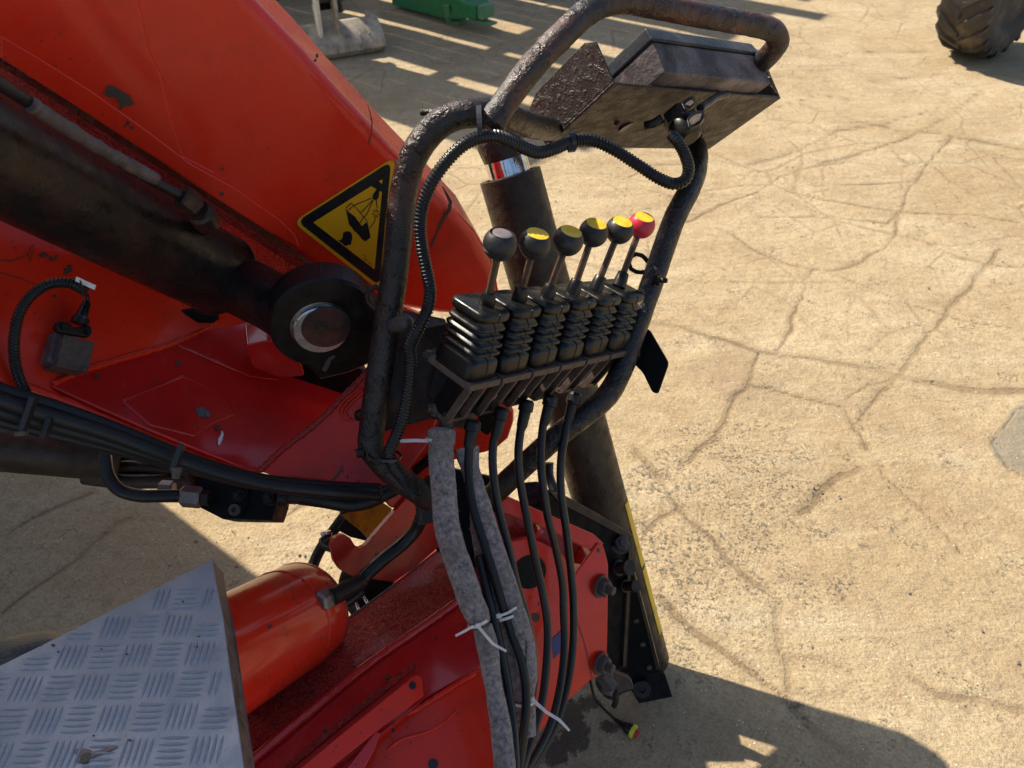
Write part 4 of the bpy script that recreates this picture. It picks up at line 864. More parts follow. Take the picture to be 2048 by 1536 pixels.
lathe('end_rim', t0 + ta * (tl - .0095), ta, [(Rt * 1.004, 0), (Rt * 1.012, .001), (Rt * 1.012, .0028), (Rt * 1.0, .004)], M['red_dark'], tk, 96)
wt = [t0 + ta * (tl - .051) + (lambda u, w_: u * math.cos(a) * (Rt * 1.002) + w_ * math.sin(a) * (Rt * 1.002))(ta.orthogonal().normalized(), ta.cross(ta.orthogonal().normalized())) for a in [2 * math.pi * k / 120 for k in range(121)]]
tube('weld', wt, [.0016 * random.uniform(.6, 1.3) for _ in wt], M['red'], tk, 6, smoothpath=False)

# ------------------------------------------------------------------ tread plate with its five-bar pattern
TZ = .90
TPn = Plane((0, 0, TZ), (0, 0, 1))
tp = thing('tread_plate', TPn.at(250, 1400), 'grey aluminium five-bar tread plate step in the bottom left corner', 'tread plate')
outl = [(425, 1118), (431, 1160), (447, 1235), (458, 1320), (472, 1420), (488, 1536), (510, 1700), (-400, 1900), (-500, 1560), (-200, 1425), (0, 1331), (59, 1302), (240, 1212)]
prism('plate', outl, TPn, .004, M['alu'], tp, bevel=.001)
sk = [TPn.at(x, y, -.001) for x, y in ((425, 1119), (431, 1160), (447, 1235), (472, 1420), (488, 1536), (500, 1620))]
fl = [(455, 1190), (445, 1230), (452, 1290), (492, 1440), (505, 1490), (515, 1560)]
b2 = [TPn.at(x, y, -.001) + Vector((.006, 0, -.028)) for x, y in ((425, 1119), (431, 1160), (447, 1235), (472, 1420), (488, 1536), (500, 1620))]
vv, ff = g_prism(sk + b2[::-1], Vector((-.003, 0, 0)))
mk('skirt', vv, ff, m_plain('dirty plate edge', (.17, .13, .11), .55, .4, var=.4, scale=40, dirt=.8), tp, bevel=.0008)
E1 = TPn.at(182, 1374) - TPn.at(117, 1376); E2 = TPn.at(68, 1440) - TPn.at(117, 1376); H0 = TPn.at(117, 1376)
gx = E1.normalized(); gy = Vector((-gx.y, gx.x, 0)); pit = (E1.length + E2.length) / 2
print('TREAD', E1.length, E2.length, E1.angle(E2) * 57.3)
def tread_mesh():
    Lh = pit * .44; wh = pit * .048; h = .0017; v = []; f = []
    N = 8
    for i in range(N + 1):
        t = -1 + 2 * i / N; w_ = wh * (1 - t * t) ** .6 + .0001; hh = h * (1 - t ** 4)
        for j, (a, b) in enumerate(((-1, 0), (-.45, .85), (0, 1), (.45, .85), (1, 0))): v.append((t * Lh, a * w_, b * hh))
    for i in range(N):
        for j in range(4): f.append([i * 5 + j, i * 5 + j + 1, i * 5 + 6 + j, i * 5 + 5 + j])
    m = bpy.data.meshes.new('tread'); m.from_pydata(v, [], f); m.polygons.foreach_set('use_smooth', [True] * len(f)); m.materials.append(M['alu']); return m
tm = tread_mesh()
from mathutils.geometry import intersect_point_line
poly2 = [TPn.at(x, y) for x, y in outl]
def inside(p, marg=.004):
    n = len(poly2); c = False
    for i in range(n):
        a, b = poly2[i], poly2[i - 1]
        if (a.y > p.y) != (b.y > p.y) and p.x < (b.x - a.x) * (p.y - a.y) / (b.y - a.y) + a.x: c = not c
        q, t = intersect_point_line(p, a, b); q = a if t < 0 else b if t > 1 else q
        q = Vector(q)
        if marg > 0 and (q - p).length < marg: return False
    return c
cnt = 0; tp0 = wloc(tp); ang0 = math.atan2(gx.y, gx.x); sgn = 1 if E2.dot(gy) > 0 else -1
for i in range(-9, 9):
    for j in range(-6, 8):
        c = H0 + gx * (i * pit) + gy * (sgn * j * pit); hor = (i + j) % 2 == 0
        for k in range(-2, 3):
            a = c + (gy if hor else gx) * (k * pit * .185)
            u = gx if hor else gy
            if not (inside(a) and inside(a + u * pit * .36) and inside(a - u * pit * .36)): continue
            rp_ = a - CO; z = rp_.dot(CF)
            if z < .1 or abs(rp_.dot(CR) / z) > .72 or rp_.dot(CU) / z < -.56: continue
            o = bpy.data.objects.new('tread', tm); COL.objects.link(o); o.parent = tp
            o.location = (a.x - tp0.x, a.y - tp0.y, TZ - tp0.z - .0001); o.rotation_euler = (0, 0, ang0 + (0 if hor else math.pi / 2)); cnt += 1
print('TREADS', cnt)
# torn spot with its hole
hc_ = [(148,1500),(160,1496),(178,1498),(186,1503),(200,1500),(222,1492),(236,1494),(222,1500),(204,1508),(190,1512),(180,1520),(166,1526),(154,1524),(162,1514),(150,1508)]
prism('torn_rim', hc_, TPn, .0006, m_plain('torn metal', (.20, .15, .13), .5, .4, var=.5, scale=90, bumps=.001, bscale=120), tp, bevel=0, off=.0012)
lathe('hole', TPn.at(171, 1516, .0013), (0, 0, 1), [(.0050, 0), (.0050, .0004), (.0004, .0004)], M['black_print'], tp, 14)
for c, r in (((106, 1290), 3), ((116, 1303), 2), ((260, 1480), 3), ((187, 1471), 2), ((254, 1308), 2), ((392, 1293), 3), ((366, 1203), 2), ((398, 1272), 2), ((203, 1298), 2)):
    qq = [(c[0] + r * 1.4 * math.cos(a), c[1] + r * .8 * math.sin(a)) for a in [k * .785 + .4 for k in range(8)]]
    prism('tar_spot', qq, TPn, .0005, M['black_print'], tp, bevel=0, off=.0008)
# black woven cloth sticking out behind the plate
cl = []
nu, nv = 22, 8
for i in range(nu + 1):
    u = i / nu
    for j in range(nv + 1):
        t = j / nv; x = -120 + u * 238; yt = 1300 - 36 * math.sin(min(1, max(0, (x + 60) / 190)) * 1.5) + (max(0, x - 92) / 26) ** 2 * 12; yb = 1352 - (x + 0) * .44
        y = yt + (max(yb, yt + 2) - yt) * t
        cl.append(P(x, y, 1.02 - .035 * math.sin(t * math.pi * .8) + .01 * math.sin(u * 9)))
fs = [[i * (nv + 1) + j, (i + 1) * (nv + 1) + j, (i + 1) * (nv + 1) + j + 1, i * (nv + 1) + j + 1] for i in range(nu) for j in range(nv)]
o = mk('woven_cloth', cl, fs, M['meshcloth'], None, smooth=True, loc=P(60, 1300, 1.02)); s_ = o.modifiers.new('thick', 'SOLIDIFY'); s_.thickness = .004
tag(o, 'black woven mesh cloth poking out behind the tread plate at the left border', 'cloth')

# ------------------------------------------------------------------ outrigger
og = thing('outrigger', P(1328, 1340, 1.74), 'long brown-black outrigger leg tube with a yellow edge stripe and chromed rod at the top', 'outrigger')
l0, l1 = P(1020, 350, 1.36), P(1288, 1322, 1.70)
la = (l1 - l0).normalized(); ll = (l1 - l0).length; Rl = .0555
def leg_at(x, y): return None
lathe('outer_tube', l0, la, [(Rl * .78, .012), (Rl * .80, .0), (Rl * 1.0, .0), (Rl, ll), (Rl * .96, ll + .006)], M['leg'], og, 72)
lathe('chrome_rod', l0 - la * .030, la, [(Rl * .68, 0), (Rl * .68, .10)], M['chrome'], og, 48)
lathe('rod_head', l0 - la * .085, la, [(Rl * .76, 0), (Rl * .78, .03), (Rl * .70, .056)], M['tube'], og, 48)
# yellow stripe on the edge of the tube
def on_leg(t, ang, extra=.0): 
    u = (CR - la * CR.dot(la)).normalized(); w_ = la.cross(u); 
    if w_.dot(CF) > 0: w_ = -w_
    return l0 + la * t + (u * math.cos(ang) + w_ * math.sin(ang)) * (Rl + extra)
for ta_, tb_ in ((.625, .765), (.772, .925)):
    v = []; n = 14; K = 7
    for i in range(n + 1):
        t = ll * (ta_ + (tb_ - ta_) * i / n)
        for e in (.0012, .0002):
            for k in range(K + 1): v.append(on_leg(t, .14 + .44 * (k if e > .001 else K - k) / K, e))
    W = 2 * K + 2
    f = [list(range(W)), [n * W + k for k in range(W - 1, -1, -1)]] + [[i * W + m, i * W + (m + 1) % W, i * W + W + (m + 1) % W, i * W + W + m] for i in range(n) for m in range(W)]
    mk('yellow_stripe', v, f, M['yellow_line'], og)
ob = thing('outrigger_bracket', P(1240, 1350, 1.5), 'black bolted bracket clamping the outrigger leg to the red base', 'bracket')
BK1 = plane3(P(1103, 987, 1.30), P(1255, 1070, 1.42), P(1250, 1335, 1.48))
prism('clamp_plate', rounded([(1096, 984), (1134, 994), (1190, 1026), (1258, 1066), (1264, 1082), (1262, 1180), (1254, 1333), (1210, 1360), (1212, 1120), (1190, 1080), (1100, 1036)], [4, 0, 0, 6, 4, 0, 0, 0, 0, 0, 0]), BK1, .010, M['blackplate'], ob, bevel=.002)
prism('top_flange', [(1100, 985), (1134, 993), (1190, 1024), (1258, 1065), (1268, 1073), (1262, 1082), (1180, 1038), (1120, 1008)], Plane(BK1.at(1190, 1030, .004), BK1.n), .03, m_steel('worn black edge', base=(.022, .022, .024), rough=.3, bumpd=.0004), ob, bevel=.0015)
strip('edge_strip', [(1262, 1080, 6), (1257, 1190, 6), (1249, 1333, 6)], 6, BK1, .006, M['leg'], ob, .03)
BK2 = plane3(P(1266, 1150, 1.50), P(1320, 1345, 1.60), P(1250, 1335, 1.60))
prism('side_web', [(1264, 1140), (1272, 1160), (1319, 1335), (1318, 1345), (1300, 1352), (1240, 1345), (1250, 1200)], BK2, .012, M['blackplate'], ob, bevel=.002)
strip('edge_strip', [(1267, 1148, 5), (1290, 1235, 6), (1316, 1338, 7)], 6, BK2, .004, M['leg'], ob, .02)
for x, y in ((1272, 1240), (1285, 1287), (1298, 1333)): lathe('rivet', BK2.at(x, y, .0), BK2.n, [(.0055, 0), (.0055, .004), (.003, .006)], M['greybolt'], ob, 16)
prism('foot_plate', [(1256, 1340), (1330, 1348), (1345, 1394), (1278, 1407), (1262, 1380)], Plane(P(1300, 1370, 1.62), -CF), .02, M['blackplate'], ob, bevel=.001)
lathe('washer', P(1284, 1378, 1.605), -CF, [(.018, 0), (.018, .004), (.007, .0045), (.0065, .0005), (.001, .0005)], M['steel'], ob, 28)
bolt('bolt', BK1.at(1240, 1088, .001), V((.2, .35, -.9)), .0145, M['greybolt'], ob, h=.012, stud=.006)
for x, y, s in ((1230, 1136, 1.0), (1243, 1172, .8)):
    lathe('hydraulic_stub', BK1.at(x, y, -.002), V((.55, .2, -.8)), [(.015 * s, 0), (.015 * s, .012), (.011 * s, .013), (.011 * s, .030), (.014 * s, .031), (.014 * s, .040)], M['steel'], ob, 18)
prism('leg_clamp', [(1040, 965), (1075, 962), (1100, 990), (1098, 1010), (1078, 1024), (1040, 1005)], Plane(P(1070, 990, 1.36), -CF + CU * .3), .05, m_steel('oily black block', base=(.008, .010, .014), rough=.3, bumpd=.003, bscale=80), ob, bevel=.003)
prism('leg_clamp', rounded([(1102, 992), (1110, 984), (1126, 985), (1130, 1015), (1120, 1035), (1100, 1020)], 5), Plane(P(1115, 1005, 1.33), -CF), .04, M['blackplate'], ob, bevel=.003)
tube('breather_pipe', pxpts([(1098,925,1.40),(1098,950,1.40),(1104,970,1.39),(1112,990,1.37)]), .0085, M['cable'], ob, 12)
vt = thing('hose_fitting', P(1210, 1370, 1.45), 'dark cluster of fittings at the lower corner of the red base', 'fitting')
lathe('union', P(1203, 1345, 1.38), V((.55, -.8, .1)), [(.013, 0), (.016, .002), (.016, .016), (.012, .018), (.012, .034)], M['greybolt'], vt, 6, flat=True)
prism('body', [(1192, 1350), (1225, 1338), (1262, 1356), (1270, 1380), (1240, 1390), (1236, 1402), (1215, 1400), (1196, 1380)], Plane(P(1225, 1370, 1.42), -CF + CU * .2), .035, M['steel'], vt, bevel=.005, seg=3)
lathe('cap', P(1218, 1362, 1.40), V((-.2, -.9, -.3)), [(.012, 0), (.012, .014), (.009, .024)], M['dustmetal'], vt, 16)
tube('pipe_line', pxpts([(1230,1380,1.41),(1232,1400,1.41),(1228,1412,1.42)]), .0055, M['steel'], vt, 10)
# sensor lead lying on the ground with a lime plug
pg = thing('sensor_lead', GROUND.at(1268, 1462), 'thin black sensor lead on the ground ending in a lime yellow plug', 'cable')
gp = [P(1180,1360,1.46), P(1186,1385,1.5), GROUND.at(1196,1405,.012), GROUND.at(1215,1425,.006), GROUND.at(1235,1442,.008)]
tube('lead', gp, .0026, M['cable'], pg, 8)
a, b = GROUND.at(1228,1437,.009), GROUND.at(1264,1461,.011)
lathe('plug_body', a, b - a, [(.003, 0), (.0045, .012), (.0085, .026), (.0095, (b - a).length * .72), (.0125, (b - a).length * .74), (.0125, (b - a).length)], M['rubber'], pg, 18)
lathe('plug_ring', b - (b - a) * .04, b - a, [(.0115, 0), (.0145, .001), (.0145, .008), (.0110, .009)], M['plug_yellow'], pg, 24)
lathe('plug_seal', b + (b - a).normalized() * .007, b - a, [(.0085, 0), (.0085, .007), (.005, .0075)], M['knobred'], pg, 18)

# ================================================================== CONTROL STAND
stand = thing('control_stand', P(840, 990, 1.0), 'black bent-tube control stand frame around the row of levers', 'control stand')
RT = .0168
lp_ = [(866,1006,1.035),(840,985,1.02),(800,958,1.01),(760,920,1.00),(742,893,.995),(745,850,.99),(757,760,.975),(775,640,.96),(790,540,.945),(800,440,.93),(810,370,.918),(826,316,.905),(862,262,.895),(905,234,.893),(950,226,.90),(1000,228,.93),(1060,250,1.02),(1140,262,1.16),(1250,268,1.28),(1340,268,1.33),(1385,285,1.30),(1394,330,1.22),(1378,380,1.17),(1350,435,1.15),(1311,545,1.14),(1282,628,1.135),(1260,690,1.13),(1243,740,1.125),(1215,790,1.12),(1170,830,1.115),(1120,868,1.115),(1060,920,1.12),(1005,972,1.13),(980,995,1.14)]
def rough_tube(name, pts, r, mat, parent, segs=20, amp=.03, seed=1, step=.005):
    rr = random.Random(seed); q = spline(pxpts(pts), step); v, f, sm = g_tube(q, r, segs)
    for i in range(len(q)):
        for k in range(segs):
            p = v[i * segs + k]; n = mnoise.noise(p * 55 + Vector((seed, 0, 0))) + .5 * mnoise.noise(p * 160)
            v[i * segs + k] = q[i] + (p - q[i]) * (1 + amp * n)
    return mk(name, v, f, mat, parent, smooth=sm)
rough_tube('frame_tube', lp_, RT, M['tube'], stand, seed=2, amp=.035)
hp_ = [(985,243,.905),(1010,205,.905),(1050,150,.905),(1090,105,.908),(1130,65,.915),(1170,28,.93),(1205,8,.945),(1250,2,.965),(1300,10,.985),(1380,26,1.015),(1460,41,1.05),(1520,52,1.075),(1548,64,1.09),(1556,82,1.10),(1543,104,1.125),(1512,136,1.19),(1480,165,1.28)]
rough_tube('handle_tube', hp_, .0160, M['tube_rusty'], stand, seed=5, amp=.05)
# weld lump between both tubes
lathe('weld', P(985, 240, .90), P(1010, 205, .905) - P(985, 243, .905), [(.012, -.012), (.0185, -.004), (.0180, .004), (.0155, .014)], M['tube'], stand, 20)
rough_tube('stub_bar', [(842,225,.945),(870,224,.94),(910,222,.93),(950,221,.925)], .0042, M['tube_rusty'], stand, 8, seed=4)
# foot of the left post on the base
prism('foot_block', [(842, 960), (872, 955), (880, 1040), (850, 1050), (838, 1010)], Plane(P(855, 1000, 1.02), -CF), .05, M['steel'], stand, bevel=.003)
bolt('clamp_bolt', P(727, 905, .985), V((-.9, -.1, -.2)), .006, M['steel'], stand, h=.008)
lathe('stud', P(785, 650, .955), P(812, 645, .93) - P(785, 650, .955), [(.0095, 0), (.0095, .012), (.0085, .0125), (.0085, .019), (.0110, .020), (.0110, .030), (.0088, .036), (.004, .0395)], M['greybolt'], stand, 20)
rg = [(757,622),(748,615),(737,604),(734,590),(739,578),(751,573),(762,580),(767,592)]
tube('lynch_ring', [P(x, y, .955) for x, y in rg], .0035, M['steel'], stand, 10)
rg = [(1308,540),(1296,524),(1284,511),(1272,508),(1262,514),(1258,526),(1262,538),(1273,544),(1290,544),(1312,538)]
tube('lynch_ring', [P(x, y, 1.16) for x, y in rg], .0034, M['steel'], stand, 10)
bolt('bolt', P(1310, 560, 1.122), V((.85, -.12, -.5)), .0075, M['steel'], stand, h=.007, stud=.010)
bolt('bolt', P(905, 800, .985) , V((-.9, -.1, -.3)), .007, M['steel'], stand, h=.009)
# side wing on the right post
WG = plane3(P(1290, 655, 1.15), P(1336, 728, 1.13), P(1262, 720, 1.16))
prism('side_wing', rounded([(1262, 700), (1290, 655), (1300, 662), (1337, 726), (1315, 788), (1304, 784), (1285, 745), (1258, 718)], [0, 2, 3, 8, 6, 4, 8, 0]), WG, .005, M['blackplate'], stand, bevel=.0012)
# panel plate behind the levers, left part seen beside the post
PPl = plane3(P(770, 660, 1.00), P(900, 648, 1.01), P(800, 850, 1.03))
prism('mounting_plate', [(760, 660), (850, 653), (898, 645), (930, 690), (935, 800), (905, 845), (860, 838), (745, 870)], PPl, .006, M['steel'], stand, bevel=.001)
strip('plate_edge', [(852, 655, 3), (898, 647, 3)], 3, PPl, .002, M['dustmetal'], stand, .003)

# ------------------------------------------------------------------ lever row
def cam3(x, y, d): return P(x, y, d)
B1, B6 = P(930, 734, .925), P(1206, 680, 1.125)
rv = (B6 - B1); pitch = rv.length / 5; rh = rv.normalized()
T1 = P(965, 607, .889); uh = (T1 - B1); uh = (uh - rh * uh.dot(rh)); H = uh.length; uh.normalize(); lh = uh.cross(rh).normalized()
if lh.dot(CO - B1) < 0: lh = -lh
print('LEVERS pitch', pitch, 'H', H)
def rrect(c, hr, hl, n=4, rad=.22):
    out = []; r = min(hr, hl) * rad * 2
    for sx, sy, a0 in ((1, 1, 0), (-1, 1, 90), (-1, -1, 180), (1, -1, 270)):
        for k in range(n + 1):
            a = R(a0 + 90 * k / n); out.append(c + rh * (sx * (hr - r) + math.cos(a) * r) + lh * (sy * (hl - r) + math.sin(a) * r))
    return out
knobs = [(1000,488),(1070,487),(1136,481),(1187,465),(1239,460),(1283,450)]
tops = [(975,603),(1040,593),(1096,588),(1148,578),(1195,570),(1241,562)]
LBL = ['lever nearest the left post, its black knob lacking a yellow cap, showing a grey socket',
       'second lever from the left post, black knob with a yellow cap beside the capless one',
       'third lever from the left post, its yellow cap overlapping the fourth black knob',
       'fourth lever from the left post, yellow-capped black knob partly behind the third',
       'fifth lever from the left post, black knob with yellow cap next to the red knob',
       'rightmost lever with the red knob and yellow cap beside the right post']
for i in range(6):
    B = B1 + rh * (pitch * i); t = thing('control_lever', B, LBL[i], 'control lever', 'control levers in the row on the stand')
    rr = random.Random(40 + i)
    hs = pitch / 2 * .90
    # rubber boot
    secs = [(0.000, hs, .0330, .0), (.0005, hs * 1.0, .0335, 0), (.020 , hs * .99, .0325, .0), (.024, hs * .93, .0305, .0)]
    bn = (H - .033 - .010) / 4
    for k in range(4):
        z = .0262 + k * bn; so_ = .0318 - k * .0006; w_ = rr.uniform(-.0012, .0012)
        secs += [(z, hs * .74, so_ - .0095, w_), (z + bn * .20, hs * .80, so_ - .007, w_), (z + bn * .42, hs * .97, so_, w_), (z + bn * .62, hs * .99, so_ + .0004, w_), (z + bn * .80, hs * .94, so_ - .0012, w_)]
    zt = H - .012
    secs += [(zt, hs * .76, .0225, 0), (zt + .001, hs * .93, .0290, 0), (zt + .003, hs * .97, .0305, 0), (zt + .0095, hs * .97, .0305, 0), (zt + .012, hs * .90, .0280, 0), (zt + .0125, hs * .3, .010, 0)]
    rings = [rrect(B + uh * z + lh * (w_), a, b) for z, a, b, w_ in secs]; m = len(rings[0])
    if i == 1:                                   # the crumpled boot
        for ri in range(4, 12):
            for k, p in enumerate(rings[ri]):
                d = p - (B + uh * secs[ri][0]); s = max(0, d.dot(lh)) / .033; c_ = math.exp(-(d.dot(rh) / .006) ** 2); rings[ri][k] = p - lh * (.012 * s * c_) - uh * .002 * s
    v = [p for r in rings for p in r]; f = [[a * m + k, a * m + (k + 1) % m, (a + 1) * m + (k + 1) % m, (a + 1) * m + k] for a in range(len(rings) - 1) for k in range(m)] + [list(range(m - 1, -1, -1)), [(len(rings) - 1) * m + k for k in range(m)]]
    bo_ = mk('boot', v, f, M['rubber'], t, smooth=[True] * (len(f) - 1) + [False])
    pass
    # mould seam down the front
    sm_ = [B + rh * .002 + uh * z + lh * (b + w_ + .0002) for z, a, b, w_ in secs[:-1]]
    tube('mould_seam', sm_, .0007, M['rubber'], bo_, 6, smoothpath=False)
    # base flange
    c = B - uh * .0045
    fr_ = [c + rh * (a * hs * 1.03) + lh * (b * .0385) - uh * .0045 for a, b in ((-1, -1), (1, -1), (1, 1), (-1, 1))]
    v, f = g_prism(fr_, uh * .0088); mk('flange', v, f, M['dustmetal'], t, bevel=.0012)
    # forked bracket leading down and back
    fv = (P(982, 835, 1.0) - P(1044, 765, .93)) if False else (P(914, 846, .985) - P(967, 772, .925))
    fv = fv * (.92 + .02 * (i % 2))
    for s_ in (-.62, .35):
        a0_ = B + lh * .033 - uh * .0092 + rh * (hs * s_)
        v, f = g_box(a0_, rh * hs * .20, -lh * .010 + uh * .0, fv); mk('bracket_side', v, f, M['dustmetal'], t, bevel=.0006)
    a0_ = B + lh * .016 - uh * .0092 - rh * (hs * .60)
    v, f = g_box(a0_, rh * hs * 1.1, -lh * .022, fv * .92); mk('bracket_core', v, f, M['blackplate'], t, bevel=.001)
    a0_ = B + lh * .031 - uh * .0092 - rh * (hs * .62) + fv * .93
    v, f = g_box(a0_, rh * hs * 1.2, -lh * .020, fv * .10); mk('bracket_foot', v, f, M['dustmetal'], t, bevel=.0008)
    # lever rod and knob
    tpt = P(*tops[i], (tops[0] and (.889 + (1.087 - .889) * i / 5))); kd = .845 + (1.085 - .845) * i / 5
    kc = P(*knobs[i], kd); ra = (kc - tpt).normalized(); tpt2 = tpt - ra * .012
    lathe('rod_collar', tpt - ra * .008, ra, [(.0098, 0), (.0094, .010), (.0080, .020), (.0074, .021)], M['rubber'], t, 20)
    lathe('rod', tpt2, ra, [(.0046, 0), (.0046, (kc - tpt2).length)], M['rod'], t, 6, flat=True)
    rk = .0192; prof = [(.006, -rk * .97)] + [(rk * math.cos(a), rk * math.sin(a)) for a in [R(q_) for q_ in (-65, -55, -45, -35, -27, -20)]]
    prof += [(rk * math.cos(R(-17)), rk * math.sin(R(-17))), (rk * .93, rk * -.26), (rk * .965, rk * -.225)] + [(rk * math.cos(R(q_)), rk * math.sin(R(q_))) for q_ in (-10, 0, 10, 20, 30, 38, 44)]
    kt = rk * math.sin(R(40)); kr = rk * math.cos(R(40))
    if i == 0: prof += [(kr * .93, kt + .0004), (kr * .90, kt - .0018), (.001, kt - .0018)]
    else: prof += [(kr * .98, kt + .0003), (.001, kt + .0003)]
    kv = (CO - kc).normalized(); ra2 = (ra - kv * ra.dot(kv)).normalized() * .88 + kv * .47; ra2.normalize()
    kn = lathe('knob', kc, ra2, prof, M['knobred'] if i == 5 else M['knob'], t, 48)
    if i == 0: lathe('cap_socket', kc + ra2 * (kt - .0018), ra2, [(kr * .74, 0), (kr * .74, .0030), (kr * .66, .0036), (.0005, .0030)], M['capgrey'], kn, 32)
    else:
        lathe('knob_cap', kc + ra2 * (kt + .0003), ra2, [(kr * .91, 0), (kr * .90, .0009), (kr * .6, .0015), (.0005, .0017)], M['capyellow'], kn, 40)

# bolts and casting at the left end of the row
ve = thing('valve_end_casting', P(900, 830, .99), 'dark oily end casting with two worn bolts at the left end of the lever row', 'casting')
prism('casting', [(868, 735), (905, 740), (935, 775), (938, 800), (925, 840), (905, 856), (884, 850), (875, 812), (850, 790)], Plane(P(900, 800, .985), V((-.3, .1, -1))), .05, M['steel'], ve, bevel=.004, seg=3)
for x, y, d, s in ((868, 712, .975, .0075), (935, 768, .945, .0085), (888, 818, .975, .0105)):
    bolt('bolt', P(x, y, d), V((-.92, .08, -.25)), s, M['greybolt'], ve, h=s * 1.3, stud=s * .5)
prism('clamp_bar', [(872, 722), (884, 716), (932, 764), (928, 778), (916, 774)], Plane(P(900, 745, .955), V((-.3, .3, -1))), .012, M['dustmetal'], ve, bevel=.0015)

# ------------------------------------------------------------------ bracket channel and receiver box (orthogonal frame)
A = P(1228, 169, 1.0); Wv = V((.295, .064, .22)); av = V((-.0743, -.0391, .111)); uu = V((-.30, .944, .13))
Wn = Wv.normalized(); av = av - Wn * av.dot(Wn); an = av.normalized(); un = Wn.cross(an); un = un if un.dot(uu) > 0 else -un; un = (un - Wn * .20).normalized()
Wl = Wv.length; al = .155; ul = .070
th = .0045
web = [A, A + Wn * Wl, A + Wn * Wl + an * al, A + an * al]
v, f = g_prism(web, un * th); mk('bracket_web', v, f, M['box_steel'], stand, bevel=.0015)
# flanges: profile in (a, u)
def flange(base, sgn, name):
    pr = [(0, th), (-.004, ul * .86), (.012, ul), (al * .80, ul * 1.02), (al, ul * .85), (al, th)]
    pts = [base + an * a + un * u_ for a, u_ in pr]; v, f = g_prism(pts, Wn * (th * sgn)); return mk(name, v, f, M['box_steel'], stand, bevel=.0012)
flange(A - un * 0 + Wn * .0001, 1, 'bracket_flange'); flange(A + Wn * (Wl - .0001), -1, 'bracket_flange')
for a, b in ((.22, .55), (.80, .72)):
    lathe('rivet', A + Wn * Wl * a + an * al * b, -un, [(.0042, 0), (.004, .003), (.002, .0045)], M['steel'], stand, 14)
lathe('gland_hole', A + Wn * Wl * .30 + an * al * .62, -un, [(.012, -.001), (.012, .0012), (.001, .0013)], M['black_print'], stand, 28)
rx = thing('receiver_box', A + un * .03, 'speckled grey receiver housing with dark lid in the bracket under the handle', 'receiver box')
w0, w1 = Wl * .20, Wl * .845; a0, a1 = -.030, .115; h0, h1 = th + .0005, .072
def bx(w_, a, u_): return A + Wn * w_ + an * a + un * u_
sl = .012
c = [bx(w0, a0 + .004, h0), bx(w1, a0 + .004, h0), bx(w1 - .002, a0, h1 - .022), bx(w0 + .002, a0, h1 - .022), bx(w0, a1, h0), bx(w1, a1, h0), bx(w1 - .002, a1, h1 - .022), bx(w0 + .002, a1, h1 - .022)]
mk('housing', *g_hexa(c), M['box'], rx, bevel=.003, seg=3)
c = [bx(w0, a0 - .003, h1 - .0215), bx(w1, a0 - .003, h1 - .0215), bx(w1 - .004, a0 + .001, h1), bx(w0 + .004, a0 + .001, h1), bx(w0, a1 + .003, h1 - .0215), bx(w1, a1 + .003, h1 - .0215), bx(w1 - .004, a1, h1), bx(w0 + .004, a1, h1)]
lid = mk('lid', *g_hexa(c), M['box_lid'] if 'box_lid' in M else m_steel('dark grey lid', base=(.035, .042, .052), rust=(.11, .095, .10), rustamt=.5, rough=.36, bumpd=.0005, bscale=120), rx, bevel=.003, seg=3)
lathe('stop_button', bx(w0 + (w1 - w0) * .55, .020, h1), un, [(.010, 0), (.010, .004), (.016, .006), (.0165, .013), (.013, .017), (.004, .018)], M['knobred'], rx, 32)
# cable gland and wing nut
gl = thing('cable_gland', P(1330, 240, .97), 'black cable gland with grey wing tabs under the receiver bracket', 'cable gland')
gb = 0; ga = (-un + V((-.1, 0, -.35))).normalized()
gs = P(1352, 226, 1.075)
lathe('gland_body', gs, ga, [(.021, 0), (.023, .004), (.023, .018), (.0205, .020)], M['rubber'], gl, 6, flat=True)
lathe('gland_nut', gs + ga * .020, ga, [(.0205, 0), (.0215, .003), (.0215, .016), (.0185, .024), (.0125, .028)], M['rubber'], gl, 20)
for px in ([(1362, 205), (1374, 196), (1388, 190), (1393, 203), (1384, 214), (1370, 220)], [(1374, 236), (1385, 224), (1405, 219), (1411, 231), (1402, 246), (1378, 256)]):
    prism('wing_tab', rounded(px, 5), Plane(P(1385, 215, 1.03), -CF + CU * .5), .006, M['rubber'], gl, bevel=.0015)
for px in ([(1370, 208), (1382, 199), (1389, 204), (1380, 212)], [(1378, 240), (1388, 230), (1404, 226), (1400, 240), (1384, 250)]):
    prism('metal_insert', rounded(px, 3), Plane(P(1385, 215, 1.029), -CF + CU * .5), .002, M['dustmetal'], gl, bevel=.0004, off=.0016)
tube('black_strap', pxpts([(1400,216,1.06),(1418,205,1.08),(1434,194,1.10),(1455,188,1.12)]), .0055, M['cable'], gl, 10)
tube('black_strap', pxpts([(1325,236,1.06),(1306,248,1.065),(1290,252,1.07)]), .0065, M['cable'], gl, 10)

